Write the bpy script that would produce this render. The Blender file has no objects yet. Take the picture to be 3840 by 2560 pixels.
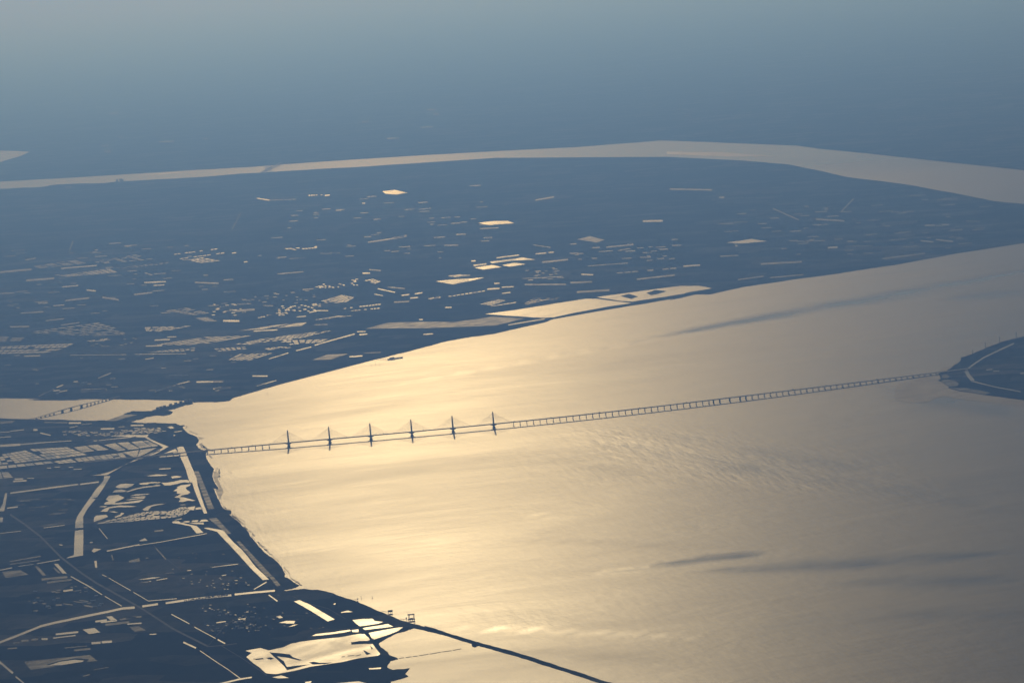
import bpy, bmesh, math, random
import numpy as np
from mathutils import Vector, Matrix, noise
R = math.radians
scene = bpy.context.scene
C = scene.collection

# ------------------------------------------------------------------ survey of the place
# The camera is an aircraft 4890 m above the estuary. Ground positions of shores, ponds and
# piers were surveyed on the photograph and are intersected with the level ground.
H, FPX, HOR, ROLL = 4890.0, 9000.0, 1475.0, R(4.9)
PITCH = math.atan(HOR / FPX)

def G(u, v, z=0.0):
    dx, dy = u - 1920.0, v - 1280.0
    x = dx*math.cos(ROLL) - dy*math.sin(ROLL)
    y = dx*math.sin(ROLL) + dy*math.cos(ROLL)
    fw = FPX*math.cos(PITCH) - y*math.sin(PITCH)
    dn = max(FPX*math.sin(PITCH) + y*math.cos(PITCH), 100.0)
    t = (H - z)/dn
    return Vector((x*t, fw*t, z))

# ------------------------------------------------------------------ camera
cam = bpy.data.cameras.new('camera')
cam.sensor_width = 36.0
cam.lens = FPX/3840.0*36.0
cam.clip_start = 1.0
cam.clip_end = 3000000.0
camo = bpy.data.objects.new('camera', cam)
C.objects.link(camo)
_r = Vector((1, 0, 0)); _f = Vector((0, math.cos(PITCH), -math.sin(PITCH))); _u = _r.cross(_f)
_right = _r*math.cos(ROLL) - _u*math.sin(ROLL)
_up = _r*math.sin(ROLL) + _u*math.cos(ROLL)
camo.matrix_world = Matrix(((_right.x, _up.x, -_f.x, 0), (_right.y, _up.y, -_f.y, 0), (_right.z, _up.z, -_f.z, H), (0, 0, 0, 1)))
scene.camera = camo

# ------------------------------------------------------------------ sky, sun, exposure
SUN_EL = R(24.2)
_s = G(1500, 1640)
SUN_AZ = math.atan2(_s.x, _s.y)
world = bpy.data.worlds.new('World')
scene.world = world
world.use_nodes = True
wn = world.node_tree.nodes; wl = world.node_tree.links
sky = wn.new('ShaderNodeTexSky')
sky.sky_type = 'NISHITA'
sky.sun_disc = False
sky.sun_elevation = SUN_EL
sky.sun_rotation = SUN_AZ
sky.air_density = 1.0; sky.dust_density = 0.6; sky.ozone_density = 1.5
wn['Background'].inputs['Strength'].default_value = 0.05
wl.new(sky.outputs[0], wn['Background'].inputs['Color'])
sun = bpy.data.lights.new('sun', 'SUN')
sun.energy = 3.0
sun.angle = R(0.5)
sun.color = (1.0, 0.885, 0.70)
suno = bpy.data.objects.new('sun', sun)
C.objects.link(suno)
_d = Vector((math.sin(SUN_AZ)*math.cos(SUN_EL), math.cos(SUN_AZ)*math.cos(SUN_EL), math.sin(SUN_EL)))
suno.rotation_euler = _d.to_track_quat('Z', 'Y').to_euler()
suno.location = (0, 20000, 6000)
scene.view_settings.view_transform = 'Standard'
scene.view_settings.look = 'None'
scene.view_settings.gamma = 1.0
scene.view_settings.exposure = -0.87
scene.view_settings.use_curve_mapping = False
scene.cycles.use_denoising = True
scene.cycles.max_bounces = 6
scene.cycles.volume_bounces = 0
scene.cycles.sample_clamp_indirect = 4.0

# ------------------------------------------------------------------ materials
def mat(name):
    m = bpy.data.materials.new(name); m.use_nodes = True
    return m, m.node_tree.nodes, m.node_tree.links, m.node_tree.nodes['Principled BSDF']

def node(nodes, kind, **kw):
    n = nodes.new(kind)
    for k, v in kw.items(): setattr(n, k, v)
    return n

def scaled_pos(N, L, sx, sy, rot=0.0):
    g = node(N, 'ShaderNodeNewGeometry')
    vr = node(N, 'ShaderNodeVectorRotate', rotation_type='Z_AXIS')
    vr.inputs['Angle'].default_value = -rot
    L.new(g.outputs['Position'], vr.inputs['Vector'])
    mp = node(N, 'ShaderNodeMapping')
    mp.inputs['Scale'].default_value = (sx, sy, 0.0)
    L.new(vr.outputs['Vector'], mp.inputs['Vector'])
    return mp.outputs['Vector']

def noise_tex(N, L, vec, scale=1.0, detail=4.0, rough=0.55, dist=0.0):
    n = node(N, 'ShaderNodeTexNoise')
    n.inputs['Scale'].default_value = scale
    n.inputs['Detail'].default_value = detail
    n.inputs['Roughness'].default_value = rough
    n.inputs['Distortion'].default_value = dist
    L.new(vec, n.inputs['Vector'])
    return n.outputs['Fac']

def math_node(N, L, op, a, b=None, c=None, clamp=False):
    n = node(N, 'ShaderNodeMath', operation=op); n.use_clamp = clamp
    for i, x in enumerate((a, b, c)):
        if x is None: continue
        if isinstance(x, (int, float)): n.inputs[i].default_value = x
        else: L.new(x, n.inputs[i])
    return n.outputs[0]

def remap(N, L, x, a, b, c, d):
    n = node(N, 'ShaderNodeMapRange')
    L.new(x, n.inputs['Value'])
    for k, v in zip(('From Min', 'From Max', 'To Min', 'To Max'), (a, b, c, d)): n.inputs[k].default_value = v
    return n.outputs['Result']

def ramp(N, L, x, stops):
    n = node(N, 'ShaderNodeValToRGB')
    e = n.color_ramp.elements
    while len(e) > 1: e.remove(e[0])
    e[0].position, e[0].color = stops[0][0], (*stops[0][1], 1)
    for p, c in stops[1:]:
        k = e.new(p); k.color = (*c, 1)
    L.new(x, n.inputs['Fac'])
    return n.outputs['Color']

WATER_ROUGH = 0.445
def make_water():
    m, N, L, B = mat('estuary_water')
    B.inputs['IOR'].default_value = 1.333
    a = node(N, 'ShaderNodeAttribute', attribute_name='slick')
    b1 = noise_tex(N, L, scaled_pos(N, L, 1/5200, 1/1900, R(14)), 1.0, 6.0, 0.6, 0.8)
    b2 = noise_tex(N, L, scaled_pos(N, L, 1/1100, 1/300, R(10)), 1.0, 5.0, 0.65, 0.4)
    calm = remap(N, L, a.outputs['Fac'], 0.0, 1.1, 1.0, 0.0)
    vary = math_node(N, L, 'ADD', remap(N, L, b1, 0.3, 0.7, -0.035, 0.035), remap(N, L, b2, 0.3, 0.7, -0.012, 0.012))
    r = math_node(N, L, 'ADD', WATER_ROUGH, math_node(N, L, 'MULTIPLY', vary, calm))
    r = math_node(N, L, 'SUBTRACT', r, math_node(N, L, 'MULTIPLY', a.outputs['Fac'], 0.20))
    L.new(r, B.inputs['Roughness'])
    col = ramp(N, L, b1, [(0.3, (0.032, 0.032, 0.027)), (0.7, (0.055, 0.052, 0.040))])
    L.new(col, B.inputs['Base Color'])
    bmp = node(N, 'ShaderNodeBump')
    bmp.inputs['Strength'].default_value = 1.0
    bmp.inputs['Distance'].default_value = 1.0
    rip = node(N, 'ShaderNodeAttribute', attribute_name='rip')
    b3 = noise_tex(N, L, scaled_pos(N, L, 1/700, 1/85, R(-54)), 1.0, 3.0, 0.6, 0.6)
    b4 = noise_tex(N, L, scaled_pos(N, L, 1/420, 1/75, R(-78)), 1.0, 3.0, 0.6, 0.3)
    rp = math_node(N, L, 'MULTIPLY', math_node(N, L, 'ADD', b3, b4), rip.outputs['Fac'])
    hh = math_node(N, L, 'ADD', math_node(N, L, 'MULTIPLY', b2, 6.0), math_node(N, L, 'MULTIPLY', rp, 3.2))
    hh = math_node(N, L, 'MULTIPLY', hh, calm)
    L.new(hh, bmp.inputs['Height'])
    L.new(bmp.outputs['Normal'], B.inputs['Normal'])
    return m

def make_pond(name, rough, base, spread=0.06):
    m, N, L, B = mat(name)
    B.inputs['IOR'].default_value = 1.333
    oi = node(N, 'ShaderNodeObjectInfo')
    n = noise_tex(N, L, scaled_pos(N, L, 1/620, 1/380, 0.9), 1.0, 5.0, 0.62, 0.5)
    r = math_node(N, L, 'ADD', remap(N, L, oi.outputs['Random'], 0, 1, rough - spread, rough + spread), remap(N, L, n, 0.35, 0.65, -0.10, 0.07))
    L.new(r, B.inputs['Roughness'])
    B.inputs['Base Color'].default_value = (*base, 1)
    return m

def make_wet(name, rough, base, spec, lo=0.55, hi=1.4, size=260):
    m, N, L, B = mat(name)
    B.inputs['IOR'].default_value = 1.333
    n = noise_tex(N, L, scaled_pos(N, L, 1/size, 2.2/size, 0.3), 1.0, 6.0, 0.65)
    B.inputs['Base Color'].default_value = (*base, 1)
    L.new(remap(N, L, n, 0.3, 0.7, spec*lo, spec*hi), B.inputs['Specular IOR Level'])
    L.new(remap(N, L, n, 0.3, 0.7, rough + 0.06, rough - 0.06), B.inputs['Roughness'])
    return m

def make_land(name, tint=1.0):
    m, N, L, B = mat(name)
    B.inputs['Roughness'].default_value = 1.0
    B.inputs['Specular IOR Level'].default_value = 0.0
    big = noise_tex(N, L, scaled_pos(N, L, 1/3400, 1/2100, 0.4), 1.0, 5.0, 0.6)
    v = node(N, 'ShaderNodeTexVoronoi', feature='F1', distance='CHEBYCHEV')
    L.new(scaled_pos(N, L, 1/620, 1/260, R(-16)), v.inputs['Vector'])
    v.inputs['Scale'].default_value = 1.0
    sep = node(N, 'ShaderNodeSeparateColor'); L.new(v.outputs['Color'], sep.inputs['Color'])
    fine = noise_tex(N, L, scaled_pos(N, L, 1/190, 1/140, 0.9), 1.0, 5.0, 0.7)
    f = math_node(N, L, 'ADD', math_node(N, L, 'MULTIPLY', big, 0.45), math_node(N, L, 'MULTIPLY', sep.outputs[0], 0.25))
    f = math_node(N, L, 'ADD', f, math_node(N, L, 'MULTIPLY', fine, 0.3))
    t = tint
    col = ramp(N, L, f, [(0.3, (0.018*t, 0.026*t, 0.014*t)), (0.47, (0.045*t, 0.055*t, 0.03*t)), (0.57, (0.11*t, 0.115*t, 0.075*t)), (0.68, (0.26*t, 0.24*t, 0.17*t))])
    L.new(col, B.inputs['Base Color'])
    return m

def make_plain(name, base, rough=0.8, spec=0.3, scale=30.0, var=0.25, metal=0.0):
    m, N, L, B = mat(name)
    n = noise_tex(N, L, scaled_pos(N, L, 1/scale, 1/scale), 1.0, 4.0)
    lo = tuple(c*(1 - var) for c in base); hi = tuple(min(1, c*(1 + var)) for c in base)
    L.new(ramp(N, L, n, [(0.3, lo), (0.7, hi)]), B.inputs['Base Color'])
    B.inputs['Roughness'].default_value = rough
    B.inputs['Specular IOR Level'].default_value = spec
    B.inputs['Metallic'].default_value = metal
    return m

LT = 0.42
M = dict(water=make_water(), pond=make_pond('pond_water', 0.39, (0.04, 0.042, 0.034), 0.08),
         dim=make_wet('wet_paddy', 0.55, (0.04, 0.045, 0.03), 0.08, 0.1, 1.8, 200),
         paddy=make_wet('paddy_water', 0.44, (0.04, 0.045, 0.032), 0.19, 0.05, 1.7, 170),
         lake=make_pond('far_lake_water', 0.20, (0.04, 0.042, 0.034), 0.01),
         mud=make_wet('wet_mud', 0.56, (0.10, 0.085, 0.06), 0.30),
         land=make_land('farmland', LT), near=make_land('near_farmland', LT),
         road=make_plain('road_concrete', (0.16, 0.16, 0.15), 0.95, 0.05, 60),
         concrete=make_plain('bridge_concrete', (0.26, 0.25, 0.23), 0.9, 0.1, 25),
         asphalt=make_plain('bridge_asphalt', (0.05, 0.05, 0.052), 0.95, 0.05, 25),
         steel=make_plain('dark_steel', (0.10, 0.10, 0.105), 0.6, 0.3, 12),
         cable=make_plain('cable_sheath', (0.20, 0.20, 0.20), 0.7, 0.2, 40),
         foam=make_wet('wet_shore', 0.40, (0.25, 0.23, 0.19), 0.75),
         roof=make_plain('sheet_roof', (0.35, 0.37, 0.40), 0.42, 0.6, 9),
         wall=make_plain('rendered_wall', (0.34, 0.32, 0.29), 0.9, 0.1, 8),
         bark=make_plain('bark', (0.07, 0.05, 0.035), 0.95, 0.05, 2),
         leaf=make_plain('foliage', (0.05, 0.075, 0.03), 0.95, 0.05, 4))

# ------------------------------------------------------------------ helpers
CROPS = dict(A=(0, 1440, 3.92), B=(500, 1440, 3.92), Cc=(0, 1760, 3.92), D=(500, 1760, 3.92), E=(0, 2160, 3.92),
             F=(500, 2160, 3.92), Gg=(1000, 2160, 3.92), Hh=(1500, 2160, 2.6133), I=(0, 880, 2.45), J=(800, 880, 2.45),
             K=(1600, 720, 2.45), L=(2500, 480, 1.7552), M=(0, 500, 2.45), N=(900, 480, 2.45), O=(3340, 1220, 4.612),
             Q=(1920, 0, 1.225), W=(0, 0, 0.6125), P=(0, 0, 1.0))
def px(c, pts):
    x0, y0, s = CROPS[c]
    return [(x0 + a/s, y0 + b/s) for a, b in pts]

def link(name, me, material, parent=None, kind=None):
    me.materials.append(material)
    o = bpy.data.objects.new(name, me)
    C.objects.link(o)
    if parent is not None: o.parent = parent
    if kind: o['kind'] = kind
    return o

def tag(o, label, cat, group=None):
    o['label'] = label; o['category'] = cat
    if group: o['group'] = group
    return o

def empty(name, loc, label, cat, group=None, rz=0.0):
    o = bpy.data.objects.new(name, None)
    C.objects.link(o); o.location = loc; o.rotation_euler = (0, 0, rz)
    return tag(o, label, cat, group)

def fractal(pts, amp, rng, n=3):
    """roughen a closed outline given in survey pixels"""
    for _ in range(n):
        out = []
        for i, p in enumerate(pts):
            q = pts[(i + 1) % len(pts)]
            d = math.hypot(q[0] - p[0], q[1] - p[1])
            out.append(p)
            if 3.0 < d < 260:
                k = rng.uniform(-1, 1)*min(amp, d*0.13)
                out.append(((p[0] + q[0])/2 - (q[1] - p[1])/d*k*0.6, (p[1] + q[1])/2 + (q[0] - p[0])/d*k*0.6))
        pts = out; amp *= 0.65
    return pts

def sheet_mesh(name, polys, z, skirt=0.0):
    bm = bmesh.new()
    for pts in polys:
        top = [bm.verts.new(G(u, v, z)) for u, v in pts]
        f = bm.faces.new(top)
        f.normal_update()
        if f.normal.z < 0: f.normal_flip()
        if skirt:
            bot = [bm.verts.new(Vector((t.co.x, t.co.y, z - skirt))) for t in top]
            k = len(top)
            for i in range(k):
                bm.faces.new((top[i], bot[i], bot[(i + 1) % k], top[(i + 1) % k]))
    bmesh.ops.triangulate(bm, faces=[f for f in bm.faces if len(f.verts) > 4], ngon_method='EAR_CLIP')
    bmesh.ops.recalc_face_normals(bm, faces=bm.faces[:])
    up = sum(f.normal.z*f.calc_area() for f in bm.faces)
    if up < 0: bmesh.ops.reverse_faces(bm, faces=bm.faces[:])
    me = bpy.data.meshes.new(name)
    bm.to_mesh(me); bm.free()
    return me

def ribbon_poly(pts, w):
    """outline of a strip of width w along a polyline (survey pixels)"""
    lft, rgt = [], []
    for i, p in enumerate(pts):
        a = pts[max(i - 1, 0)]; b = pts[min(i + 1, len(pts) - 1)]
        d = math.hypot(b[0] - a[0], b[1] - a[1]) or 1.0
        nx, ny = -(b[1] - a[1])/d*w/2, (b[0] - a[0])/d*w/2
        lft.append((p[0] + nx, p[1] + ny)); rgt.append((p[0] - nx, p[1] - ny))
    return lft + rgt[::-1]

def add_box(bm, x0, x1, y0, y1, z0, z1):
    v = [bm.verts.new((x, y, z)) for z in (z0, z1) for y in (y0, y1) for x in (x0, x1)]
    for f in ((0, 2, 3, 1), (4, 5, 7, 6), (0, 1, 5, 4), (2, 6, 7, 3), (0, 4, 6, 2), (1, 3, 7, 5)):
        bm.faces.new([v[i] for i in f])

def add_stack(bm, secs, sides=8, cx=0.0, cy=0.0):
    """stacked sections (z, half_x, half_y) with chamfered corners"""
    rings = []
    for z, hx, hy in secs:
        c = min(hx, hy)*0.35
        p = [(hx, hy - c), (hx - c, hy), (-hx + c, hy), (-hx, hy - c), (-hx, -hy + c), (-hx + c, -hy), (hx - c, -hy), (hx, -hy + c)]
        rings.append([bm.verts.new((cx + a, cy + b, z)) for a, b in p])
    for r0, r1 in zip(rings, rings[1:]):
        for i in range(8):
            bm.faces.new((r0[i], r0[(i + 1) % 8], r1[(i + 1) % 8], r1[i]))
    bm.faces.new(rings[0][::-1]); bm.faces.new(rings[-1])

def add_bar(bm, a, b, r, sides=4):
    a, b = Vector(a), Vector(b)
    d = (b - a).normalized()
    s = d.orthogonal().normalized(); t = d.cross(s)
    ra = [bm.verts.new(a + (s*math.cos(k) + t*math.sin(k))*r) for k in [2*math.pi*i/sides for i in range(sides)]]
    rb = [bm.verts.new(b + (s*math.cos(k) + t*math.sin(k))*r) for k in [2*math.pi*i/sides for i in range(sides)]]
    for i in range(sides):
        bm.faces.new((ra[i], ra[(i + 1) % sides], rb[(i + 1) % sides], rb[i]))
    bm.faces.new(ra[::-1]); bm.faces.new(rb)

def done(bm, name, material, parent=None, kind=None):
    bmesh.ops.recalc_face_normals(bm, faces=bm.faces[:])
    me = bpy.data.meshes.new(name); bm.to_mesh(me); bm.free()
    return link(name, me, material, parent, kind)

# ------------------------------------------------------------------ estuary water
def streak(X, Y, a, b, w, s, soft=1.0):
    a, b = np.array(a), np.array(b)
    d = b - a; l = np.hypot(*d); d = d/l; n = np.array((-d[1], d[0]))
    t = ((X - a[0])*d[0] + (Y - a[1])*d[1])/l
    q = (X - a[0])*n[0] + (Y - a[1])*n[1]
    wid = w*np.clip(0.25 + 0.75*np.sin(np.clip(t, 0, 1)*math.pi), 0.05, 1)
    return s*np.exp(-(q/wid)**2)*np.clip((t + 0.12)/0.24, 0, 1)*np.clip((1.12 - t)/0.24, 0, 1)

def build_water():
    ys = np.concatenate(([-60000, -20000, 0, 8000], np.geomspace(13500, 90000, 300), np.geomspace(95000, 1500000, 16)))
    xs = np.concatenate(([-600000, -200000, -90000, -40000], np.linspace(-16000, 16000, 260), [40000, 90000, 200000, 600000]))
    X, Y = np.meshgrid(xs, ys)
    # slicks are smooth, silt-laden lanes on the water; survey positions (u,v) are converted to ground
    S = np.zeros_like(X)
    def gp(p): q = G(p[0]/0.6125, p[1]/0.6125); return (q.x, q.y)
    for a, b, w, s in [((1490, 778), (2420, 612), 300, 1.35), ((1150, 842), (1560, 772), 60, 0.5), ((900, 885), (1250, 825), 45, 0.5),
                       ((1340, 1322), (1760, 1272), 100, 0.95), ((1480, 1300), (1800, 1262), 150, 1.1), ((1560, 1315), (2300, 1270), 240, 1.1),
                       ((1900, 1340), (2360, 1330), 160, 0.7), ((1500, 1440), (2360, 1410), 260, 0.5), ((1050, 1440), (1700, 1470), 60, 0.6),
                       ((2180, 690), (2420, 660), 420, 0.8), ((1380, 1010), (1900, 1105), 260, 0.55), ((1500, 985), (2050, 1090), 240, 0.4),
                       ((1850, 1085), (2352, 1180), 200, 0.3), ((2050, 890), (2352, 960), 330, 0.8), ((1200, 1180), (1330, 1196), 40, 0.35),
                       ((1000, 860), (1600, 760), 40, 0.25), ((600, 1080), (1100, 1050), 60, 0.12)]:
        S = np.maximum(S, streak(X, Y, gp(a), gp(b), w, s))
    B = np.zeros_like(X)   # wind-roughened lanes
    for a, b, w, s in [((1250, 860), (2200, 745), 330, 0.30), ((1250, 1240), (1750, 1262), 110, 0.25), ((1700, 1300), (2352, 1300), 60, 0.25), ((1300, 1060), (2000, 1175), 200, 0.22), ((1700, 1380), (2352, 1370), 130, 0.25), ((1200, 1490), (1700, 1530), 160, 0.2), ((1350, 740), (2300, 600), 200, 0.25)]:
        B = np.maximum(B, streak(X, Y, gp(a), gp(b), w, s))
    S = S - B*(1 - np.clip(S, 0, 1))
    RP = np.full_like(X, 0.16)
    for a, b, w, s in [((1330, 985), (1950, 1130), 900, 0.9), ((1500, 1000), (2200, 1150), 900, 0.6), ((960, 1400), (1330, 1440), 330, 0.55), ((1100, 1040), (1500, 1110), 700, 0.5), ((900, 1120), (1500, 1010), 500, 0.25), ((470, 1060), (660, 1330), 450, 0.5)]:
        RP = np.maximum(RP, streak(X, Y, gp(a), gp(b), w, s))
    verts = np.stack([X.ravel(), Y.ravel(), np.zeros(X.size)], 1)
    ny, nx = X.shape
    i = np.arange(ny*nx).reshape(ny, nx)
    faces = np.stack([i[:-1, :-1].ravel(), i[:-1, 1:].ravel(), i[1:, 1:].ravel(), i[1:, :-1].ravel()], 1)
    me = bpy.data.meshes.new('water')
    me.from_pydata(verts.tolist(), [], faces.tolist())
    at = me.attributes.new('slick', 'FLOAT', 'POINT')
    # break the lane edges up with noise so that they feather like wind lanes
    flat = S.ravel()
    for k in np.nonzero(np.abs(flat) > 0.02)[0]:
        x, y = verts[k][0], verts[k][1]
        flat[k] *= 0.75 + 0.6*noise.fractal(Vector((x/900, y/380, 0)), 0.6, 2.0, 3)
    flat = np.maximum(flat, -0.6 + 1.98*np.clip((verts[:, 1] - 42000)/9000, 0, 1))   # the sheltered river far upstream runs smoother
    at.data.foreach_set('value', np.clip(flat, -0.6, 1.6).astype(np.float32))
    at = me.attributes.new('rip', 'FLOAT', 'POINT')
    at.data.foreach_set('value', np.clip(RP.ravel(), 0, 1).astype(np.float32))
    link('water', me, M['water'], None, 'structure')
build_water()

# ------------------------------------------------------------------ land
LZ = 4.0
rng = random.Random(5)
near_shore = (
    [(-900, 1520)] + px('A', [(-400, 485), (0, 500), (500, 512), (900, 520), (1300, 535), (1540, 528), (1700, 542), (1830, 502), (2030, 450), (1820, 432), (1960, 392), (2250, 390)])
    + px('B', [(300, 388), (345, 380), (440, 356), (560, 322), (700, 286), (780, 262), (850, 252), (880, 282), (800, 300), (720, 320), (650, 345), (570, 365), (500, 385), (580, 405), (560, 430), (490, 452),
               (400, 455), (290, 460), (200, 475), (110, 510), (0, 540), (-60, 556), (60, 566), (270, 566), (430, 572), (620, 575), (650, 592), (760, 605), (720, 625), (770, 690), (850, 740), (930, 770),
               (965, 825), (920, 885), (960, 940), (1010, 965), (1095, 975), (1060, 1030), (1070, 1070), (1110, 1150), (1150, 1210), (1185, 1240), (1160, 1350), (1190, 1440), (1250, 1525)])
    + px('D', [(1245, 285), (1170, 265), (1210, 350), (1260, 450), (1290, 530), (1340, 580), (1440, 605), (1440, 640), (1405, 655), (1450, 690), (1540, 760), (1600, 830), (1650, 870), (1700, 930),
               (1720, 980), (1790, 1060), (1870, 1150), (1950, 1230), (2040, 1290), (2110, 1350), (2180, 1430), (2230, 1530)])
    + px('Gg', [(260, 5), (340, 40), (410, 90), (475, 130), (430, 155), (310, 185), (215, 205), (290, 212), (400, 192), (560, 180), (760, 195), (960, 240), (1130, 305), (1280, 350), (1400, 400),
                (1600, 490), (1800, 570), (1960, 640), (2100, 680), (2250, 715), (2352, 738)])
    + px('Hh', [(240, 482), (420, 536), (600, 592), (770, 642), (1000, 706), (1250, 776), (1500, 856), (1750, 936), (1950, 1006), (2150, 1062), (2700, 1230), (2660, 1262), (2100, 1084), (1800, 985),
                (1500, 890), (1250, 808), (1000, 738), (790, 680), (770, 672), (735, 687), (705, 677), (700, 652), (500, 590), (330, 544), (240, 522), (140, 502)])
    + px('Gg', [(2150, 755), (2020, 800), (1860, 850), (1740, 915), (1680, 950), (1640, 980), (1680, 1040), (1780, 1110), (1800, 1150), (1930, 1205), (1820, 1230), (1770, 1330), (1850, 1370),
                (2100, 1345), (2030, 1430), (2080, 1460), (1830, 1530), (1780, 1640), (1900, 2300)])
    + [(1480, 3100), (-900, 3100)])
pen_shore = (
    [(-900, 1485)] + px('A', [(-400, 197), (0, 203), (400, 205), (1300, 215), (1700, 217)])
    + px('B', [(0, 222), (400, 228), (770, 238), (795, 248), (850, 252), (890, 265), (1000, 258), (1200, 260), (1370, 245), (1420, 235), (1450, 205), (1600, 160), (1900, 70), (2150, 0)])
    + px('J', [(1480, 1145), (1700, 1090), (1900, 1040), (2100, 985), (2352, 938)])
    + px('K', [(350, 1335), (620, 1300), (900, 1235), (1080, 1195), (1160, 1165), (1500, 1105), (1850, 1045), (2100, 1005), (2300, 972)])
    + px('L', [(20, 1132), (180, 1095), (290, 1092), (500, 1045), (800, 1000), (1100, 960), (1500, 900), (1900, 825), (2352, 755), (3600, 560), (3600, 520), (2352, 500), (2150, 480), (1900, 430), (1600, 375), (1200, 325),
                (1000, 280), (800, 240), (500, 215), (0, 190)])
    + px('N', [(2352, 275), (1700, 318), (1200, 352), (900, 368), (520, 390), (270, 405), (0, 420)])
    + px('M', [(1900, 398), (1300, 432), (1150, 440), (950, 458), (700, 462), (460, 478), (390, 492), (200, 500), (0, 510), (-300, 525)]) + [(-900, 740)])
far_shore = (
    [(-1400, 760)] + px('M', [(-300, 455), (0, 442), (400, 420), (1000, 385), (1800, 335), (2352, 305)])
    + px('N', [(380, 335), (1000, 292), (1700, 248), (2352, 212)])
    + px('Q', [(300, 675), (600, 652), (680, 645), (900, 652), (1300, 668)])
    + px('L', [(1000, 135), (1400, 175), (1900, 230), (2352, 278), (3400, 400)]))
right_shore = px('O', [(3400, -120), (2306, 185), (2100, 235), (1900, 290), (1700, 365), (1500, 450), (1300, 530), (1215, 550), (1215, 590), (1180, 640), (1100, 680), (1050, 730), (960, 785), (880, 800), (825, 832),
                       (850, 870), (870, 920), (820, 950), (960, 1000), (1010, 1050), (1000, 1075), (1200, 1130), (1500, 1175), (1700, 1205), (2000, 1245), (2306, 1285), (3400, 1400)])

def land(name, pts, m, amp):
    return link(name, sheet_mesh(name, [fractal(pts, amp, rng)], LZ, 6.0), m, None, 'structure')
land('near_land', near_shore, M['near'], 2.6)
land('peninsula_land', pen_shore, M['land'], 1.6)
land('headland', right_shore, M['near'], 1.6)
def far_land():
    pts = [G(u, v, LZ) for u, v in fractal(far_shore, 1.2, rng)]
    pts += [Vector((560000, pts[-1].y, LZ)), Vector((560000, 1450000, LZ)), Vector((-560000, 1450000, LZ)), Vector((-560000, pts[0].y, LZ))]
    bm = bmesh.new()
    f = bm.faces.new([bm.verts.new(p) for p in pts])
    f.normal_update()
    if f.normal.z < 0: f.normal_flip()
    bmesh.ops.triangulate(bm, faces=bm.faces[:], ngon_method='EAR_CLIP')
    me = bpy.data.meshes.new('far_plain'); bm.to_mesh(me); bm.free()
    link('far_plain', me, M['land'], None, 'structure')
far_land()

# ------------------------------------------------------------------ ponds, canals, paddies, mud
PZ, DZ = LZ + 1.2, LZ + 0.8
def water_sheet(name, c, pts, rough=0.9, m='pond'):
    p = px(c, pts) if isinstance(c, str) else pts
    if rough: p = fractal(p, rough, rng, 2)
    return link(name, sheet_mesh(name, [p], DZ if m == 'dim' else PZ), M[m], None, 'structure')

def ribbon(name, c, pts, w, m='pond', rough=0.5):
    return water_sheet(name, None, ribbon_poly(px(c, pts), w/CROPS[c][2]), rough, m)

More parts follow.
